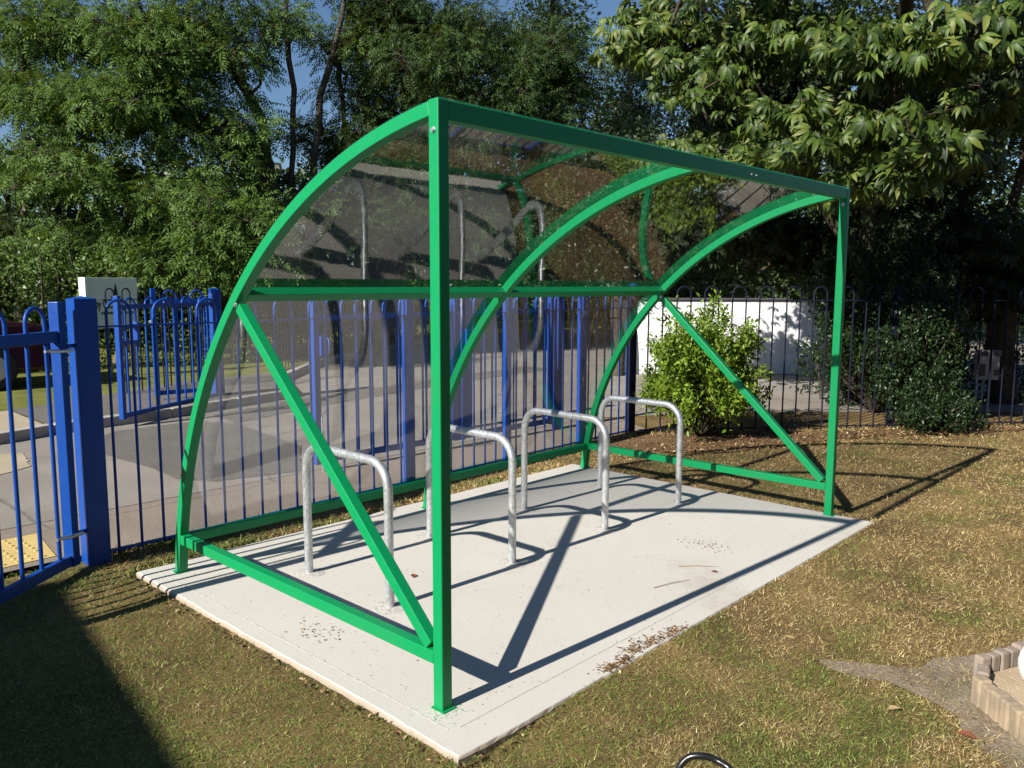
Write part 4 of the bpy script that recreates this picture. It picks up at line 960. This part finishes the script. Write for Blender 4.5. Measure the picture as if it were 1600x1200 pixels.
bank = np.maximum(bank, np.where((y > -.3) & (y < 2.2) & (x < -.1), np.exp(-np.maximum(0, -.19 - x) / .14), 0) * .62)
V[:, :, 2] += (bank * .033)[:, None]; V = V.reshape(-1, 3)
o = npmesh('lawn_grass', V, np.arange(3 * n).reshape(-1, 3), M['blades']); tag(o, 'short dry mown grass, straw coloured with green patches', 'grass', kind='stuff')
# ragged longer tufts along the slab edges and fence foot
def tufts(line, n, spread, lmin, lmax, name, label):
    P = [np.array(p, float) for p in line]; seg = [np.linalg.norm(b - a) for a, b in zip(P, P[1:])]; w = np.array(seg) / sum(seg); out = []
    for (a, b), k in zip(zip(P, P[1:]), rng.multinomial(n, w)):
        t = rng.random((k, 1)); nrm_ = np.array([-(b - a)[1], (b - a)[0]]); nrm_ /= np.linalg.norm(nrm_)
        out.append(a + (b - a) * t + nrm_ * rng.normal(0, spread, (k, 1)))
    q = np.concatenate(out); n = len(q); pos = np.stack([q[:, 0], q[:, 1], np.full(n, GZ)], 1)
    az = rng.random(n) * 2 * math.pi; el = R(20) + rng.random(n) * R(60); dirs = np.stack([np.cos(az) * np.cos(el), np.sin(az) * np.cos(el), np.sin(el)], 1)
    ln = rng.uniform(lmin, lmax, n); sdv = norm(np.cross(dirs, rng.normal(size=(n, 3)))); wd = .0035
    mid = pos + dirs * ln[:, None] * .55; tip = pos + dirs * ln[:, None]; tip[:, 2] -= ln * .25
    V = np.stack([pos - sdv * wd * .5, pos + sdv * wd * .5, mid + sdv * wd * .45, tip, mid - sdv * wd * .45], 1).reshape(-1, 3)
    o = npmesh(name, V, np.arange(5 * n).reshape(-1, 5), M['blades']); tag(o, label, 'grass', kind='stuff')
tufts([(-.2, 2.26), (3.5, 2.26)], 4200, .05, .03, .08, 'edge_grass', 'longer rough grass between the slab and the blue railing')
tufts([(-.2, 2.62), (5.1, 2.72)], 5000, .04, .03, .09, 'fence_grass', 'rough grass at the foot of the blue railing')
tufts([(5.2, 2.6), (10.5, -1.8)], 4500, .08, .03, .08, 'verge_grass', 'rough grass and weeds at the foot of the dark right-hand railing')
# shrub bed soil + leaf litter
sheet('soil_bed', [(4.3, 2.25), (4.9, 1.55), (5.9, 1.25), (6.9, .75), (7.7, .1), (8.6, -.3), (8.9, -.1), (5.2, 2.66), (4.3, 2.6)], GZ + .012, M['dirt'], rag=.06)
sheet('slab_edge_soil', [(-.205, -.270), (3.47, -.270), (3.47, 2.23), (-.205, 2.23)], GZ + .007, M['dirt'], rag=.035)
m, nt, out = mat('dead_leaves'); g = nt.nodes.new('ShaderNodeNewGeometry')
c = ramp(nt, [(0, (.06, .03, .015)), (.4, (.15, .075, .035)), (.75, (.28, .17, .08)), (1, (.5, .4, .24))], g.outputs['Random Per Island']).outputs[0]; pbsdf(nt, out, c, .7); M['dead'] = m
def litter(name, label, pts, ls, flatten=.25, tmpl=QL):
    n = len(pts); d = rng.normal(size=(n, 3)); d[:, 2] *= flatten; nn = np.tile([0, 0, 1.], (n, 1)) + rng.normal(0, .3, (n, 3))
    V, F_ = scatter(tmpl[0], tmpl[1], pts, frames(d, nn), ls * rng.uniform(.5, 1.4, n)); o = npmesh(name, V, F_, M['dead']); tag(o, label, 'leaf litter', kind='stuff')
k = 2400; t = rng.random(k)
pts = np.stack([4.3 + 4.4 * t + rng.normal(0, .2, k), 2.15 - 2.3 * t + rng.normal(0, .18, k), np.full(k, GZ + .02)], 1)
litter('bed_litter', 'dead brown leaves scattered in the shrub bed', pts, .030)
k = 1500; e = rng.integers(0, 4, k); t = rng.random(k); off = np.abs(rng.normal(0, .022, k))
xs = np.where(e < 2, -.18 + 3.62 * t, np.where(e == 2, -.19 - off, 3.455 + off)); ys = np.where(e == 0, -.285 - off, np.where(e == 1, 2.21 + off, -.28 + 2.48 * t))
litter('slab_edge_litter', 'dead leaf scraps gathered along the edge of the concrete slab', np.stack([xs, ys, GZ + .01 + rng.random(k) * .02], 1), .022, .5)
# crumbs, twigs on slab
k = 900; pts = np.stack([rng.uniform(-.1, 3.4, k), rng.uniform(-.22, 2.1, k), np.full(k, .0025)], 1)
litter('slab_crumbs', 'tiny crumbs and specks on the pale concrete', pts, .007, .02)
k = 700; cc = rng.integers(0, 5, k); cen = np.array([(.86, -.25), (1.0, -.265), (1.13, -.27), (.66, -.265), (.75, -.27)])[cc]; sc_ = np.array([.05, .05, .04, .03, .03])[cc]
pts = np.stack([cen[:, 0] + rng.normal(0, 1, k) * sc_, cen[:, 1] + np.abs(rng.normal(0, 1, k)) * sc_ * .7, np.full(k, .003)], 1)
litter('spilled_soil', 'brown soil and clippings spilled over the front slab edge', pts, .013, .15)
k = 130; cc = rng.integers(0, 2, k); cen = np.array([(.06, .87), (2.3, .25)])[cc]; pts = np.stack([cen[:, 0] + rng.normal(0, .05, k), cen[:, 1] + rng.normal(0, .07, k), np.full(k, .003)], 1)
litter('slab_debris', 'small brown crumbs in two patches on the concrete', pts, .012, .05)
def twig(p0, p1, r, name, label):
    p0 = np.array(p0, float); p1 = np.array(p1, float); mid = (p0 + p1) / 2 + np.array([rng.normal(0, .01), rng.normal(0, .01), .003])
    o = MB().tube([p0, mid, p1], [r, r, r * .5], 6).build(name, M['wood'], loc=tuple(p0)); tag(o, label, 'twig')
twig((1.50, .10, .004), (1.72, .03, .004), .0022, 'twig', 'thin pale twig lying on the concrete right of the third hoop')
twig((1.86, .18, .004), (2.0, .02, .005), .002, 'twig', 'shorter dark twig near the far end of the slab')
def dleaf(p, sz, name, label, col):
    v_, f_ = t_leaf(.6, .15, .2); a = random.random() * 6; V = v_ * sz; c_, s_ = math.cos(a), math.sin(a)
    V = np.stack([V[:, 0] * c_ - V[:, 1] * s_, V[:, 0] * s_ + V[:, 1] * c_, V[:, 2] * .6 + .006], 1) + np.array(p)
    mb = MB(); mb.add(V, [tuple(dict.fromkeys(q)) for q in f_.tolist()]); o = mb.build(name, col, loc=tuple(p)); sm = o.modifiers.new('t', 'SOLIDIFY'); sm.thickness = .001; tag(o, label, 'leaf')
M['deadred'] = simple('red_dead_leaf', (.20, .06, .03), .7); M['deadbrown'] = simple('brown_dead_leaf', (.16, .06, .03), .6); M['deadtan'] = simple('tan_dead_leaf', (.33, .24, .12), .7)
dleaf((.80, 1.11, .002), .045, 'dead_leaf', 'dark brown leaf on the concrete behind the near green post', M['deadbrown'])
dleaf((1.92, -.02, .002), .035, 'dead_leaf', 'small brown leaf on the concrete near the front edge', M['deadbrown'])
dleaf((1.14, -1.37, GZ + .008), .07, 'dead_leaf', 'reddish curled leaf on the worn path beside the log edging', M['deadred'])
dleaf((1.17, -1.18, GZ + .012), .05, 'dead_leaf', 'tan leaf on the grass beside the worn path', M['deadtan'])
dleaf((1.47, -.18 - .42, GZ + .012), .045, 'dead_leaf', 'pale tan leaf on the lawn in front of the slab', M['deadtan'])

k = 5200; x, y, d_ = blades(k, 1.6, 11, 1); n = len(x)
litter('lawn_litter', 'pale dead leaf scraps and clippings scattered over the lawn', np.stack([x, y, np.full(n, GZ + .010)], 1), .011, .2)
# clovers / bright broad leaves in the lawn
k = 9000; x, y, d_ = blades(k, 1.6, 9, 1); keep = (np.sin(x * 3.1 + 1) + np.cos(y * 4.3) + np.sin(x * 7 + y * 5) > .1) & ((x < .8) | (rng.random(len(x)) < .15)); x, y = x[keep], y[keep]; n = len(x)
pts = np.stack([x, y, np.full(n, GZ + .008)], 1); dd2 = rng.normal(size=(n, 3)); dd2[:, 2] *= .2; nn = np.tile([0, 0, 1.], (n, 1)) + rng.normal(0, .35, (n, 3))
V, F_ = scatter(QL[0], QL[1], pts, frames(dd2, nn), .014 * rng.uniform(.6, 1.5, n)); o = npmesh('lawn_clover', V, F_, M['hedge']); tag(o, 'small green clover leaves dotted through the lawn', 'clover', kind='stuff')

# ------------------------------------------------------------------ light
el, azd = 31.8, None
ld = np.array([1.0, -.056, -math.tan(R(el)) * 1.0]); ld /= np.linalg.norm(ld)
sl = bpy.data.lights.new('sun', 'SUN'); sl.energy = 5.0; sl.angle = R(.53); sl.color = (1.0, .95, .86)
so = bpy.data.objects.new('sun', sl); COL.objects.link(so); so.rotation_euler = Vector(ld).to_track_quat('-Z', 'Y').to_euler()
w = bpy.data.worlds.new('World'); S.world = w; w.use_nodes = True; nt = w.node_tree; nt.nodes.clear()
sky = nt.nodes.new('ShaderNodeTexSky'); sky.sky_type = 'NISHITA'; sky.sun_disc = False; sky.sun_elevation = R(el)
# rotation measured clockwise from +Y
sky.sun_rotation = math.atan2(-ld[0], -ld[1]); sky.air_density = 1.0; sky.dust_density = .1; sky.ozone_density = 5.0
bg = nt.nodes.new('ShaderNodeBackground'); bg.inputs['Strength'].default_value = .053
wo = nt.nodes.new('ShaderNodeOutputWorld'); nt.links.new(sky.outputs[0], bg.inputs[0]); nt.links.new(bg.outputs[0], wo.inputs[0])
S.view_settings.view_transform = 'Standard'; S.view_settings.look = 'None'; S.view_settings.gamma = 1; S.view_settings.exposure = .88
S.render.engine = 'CYCLES'; S.cycles.max_bounces = 8; S.cycles.transparent_max_bounces = 16; S.cycles.diffuse_bounces = 3; S.cycles.glossy_bounces = 4
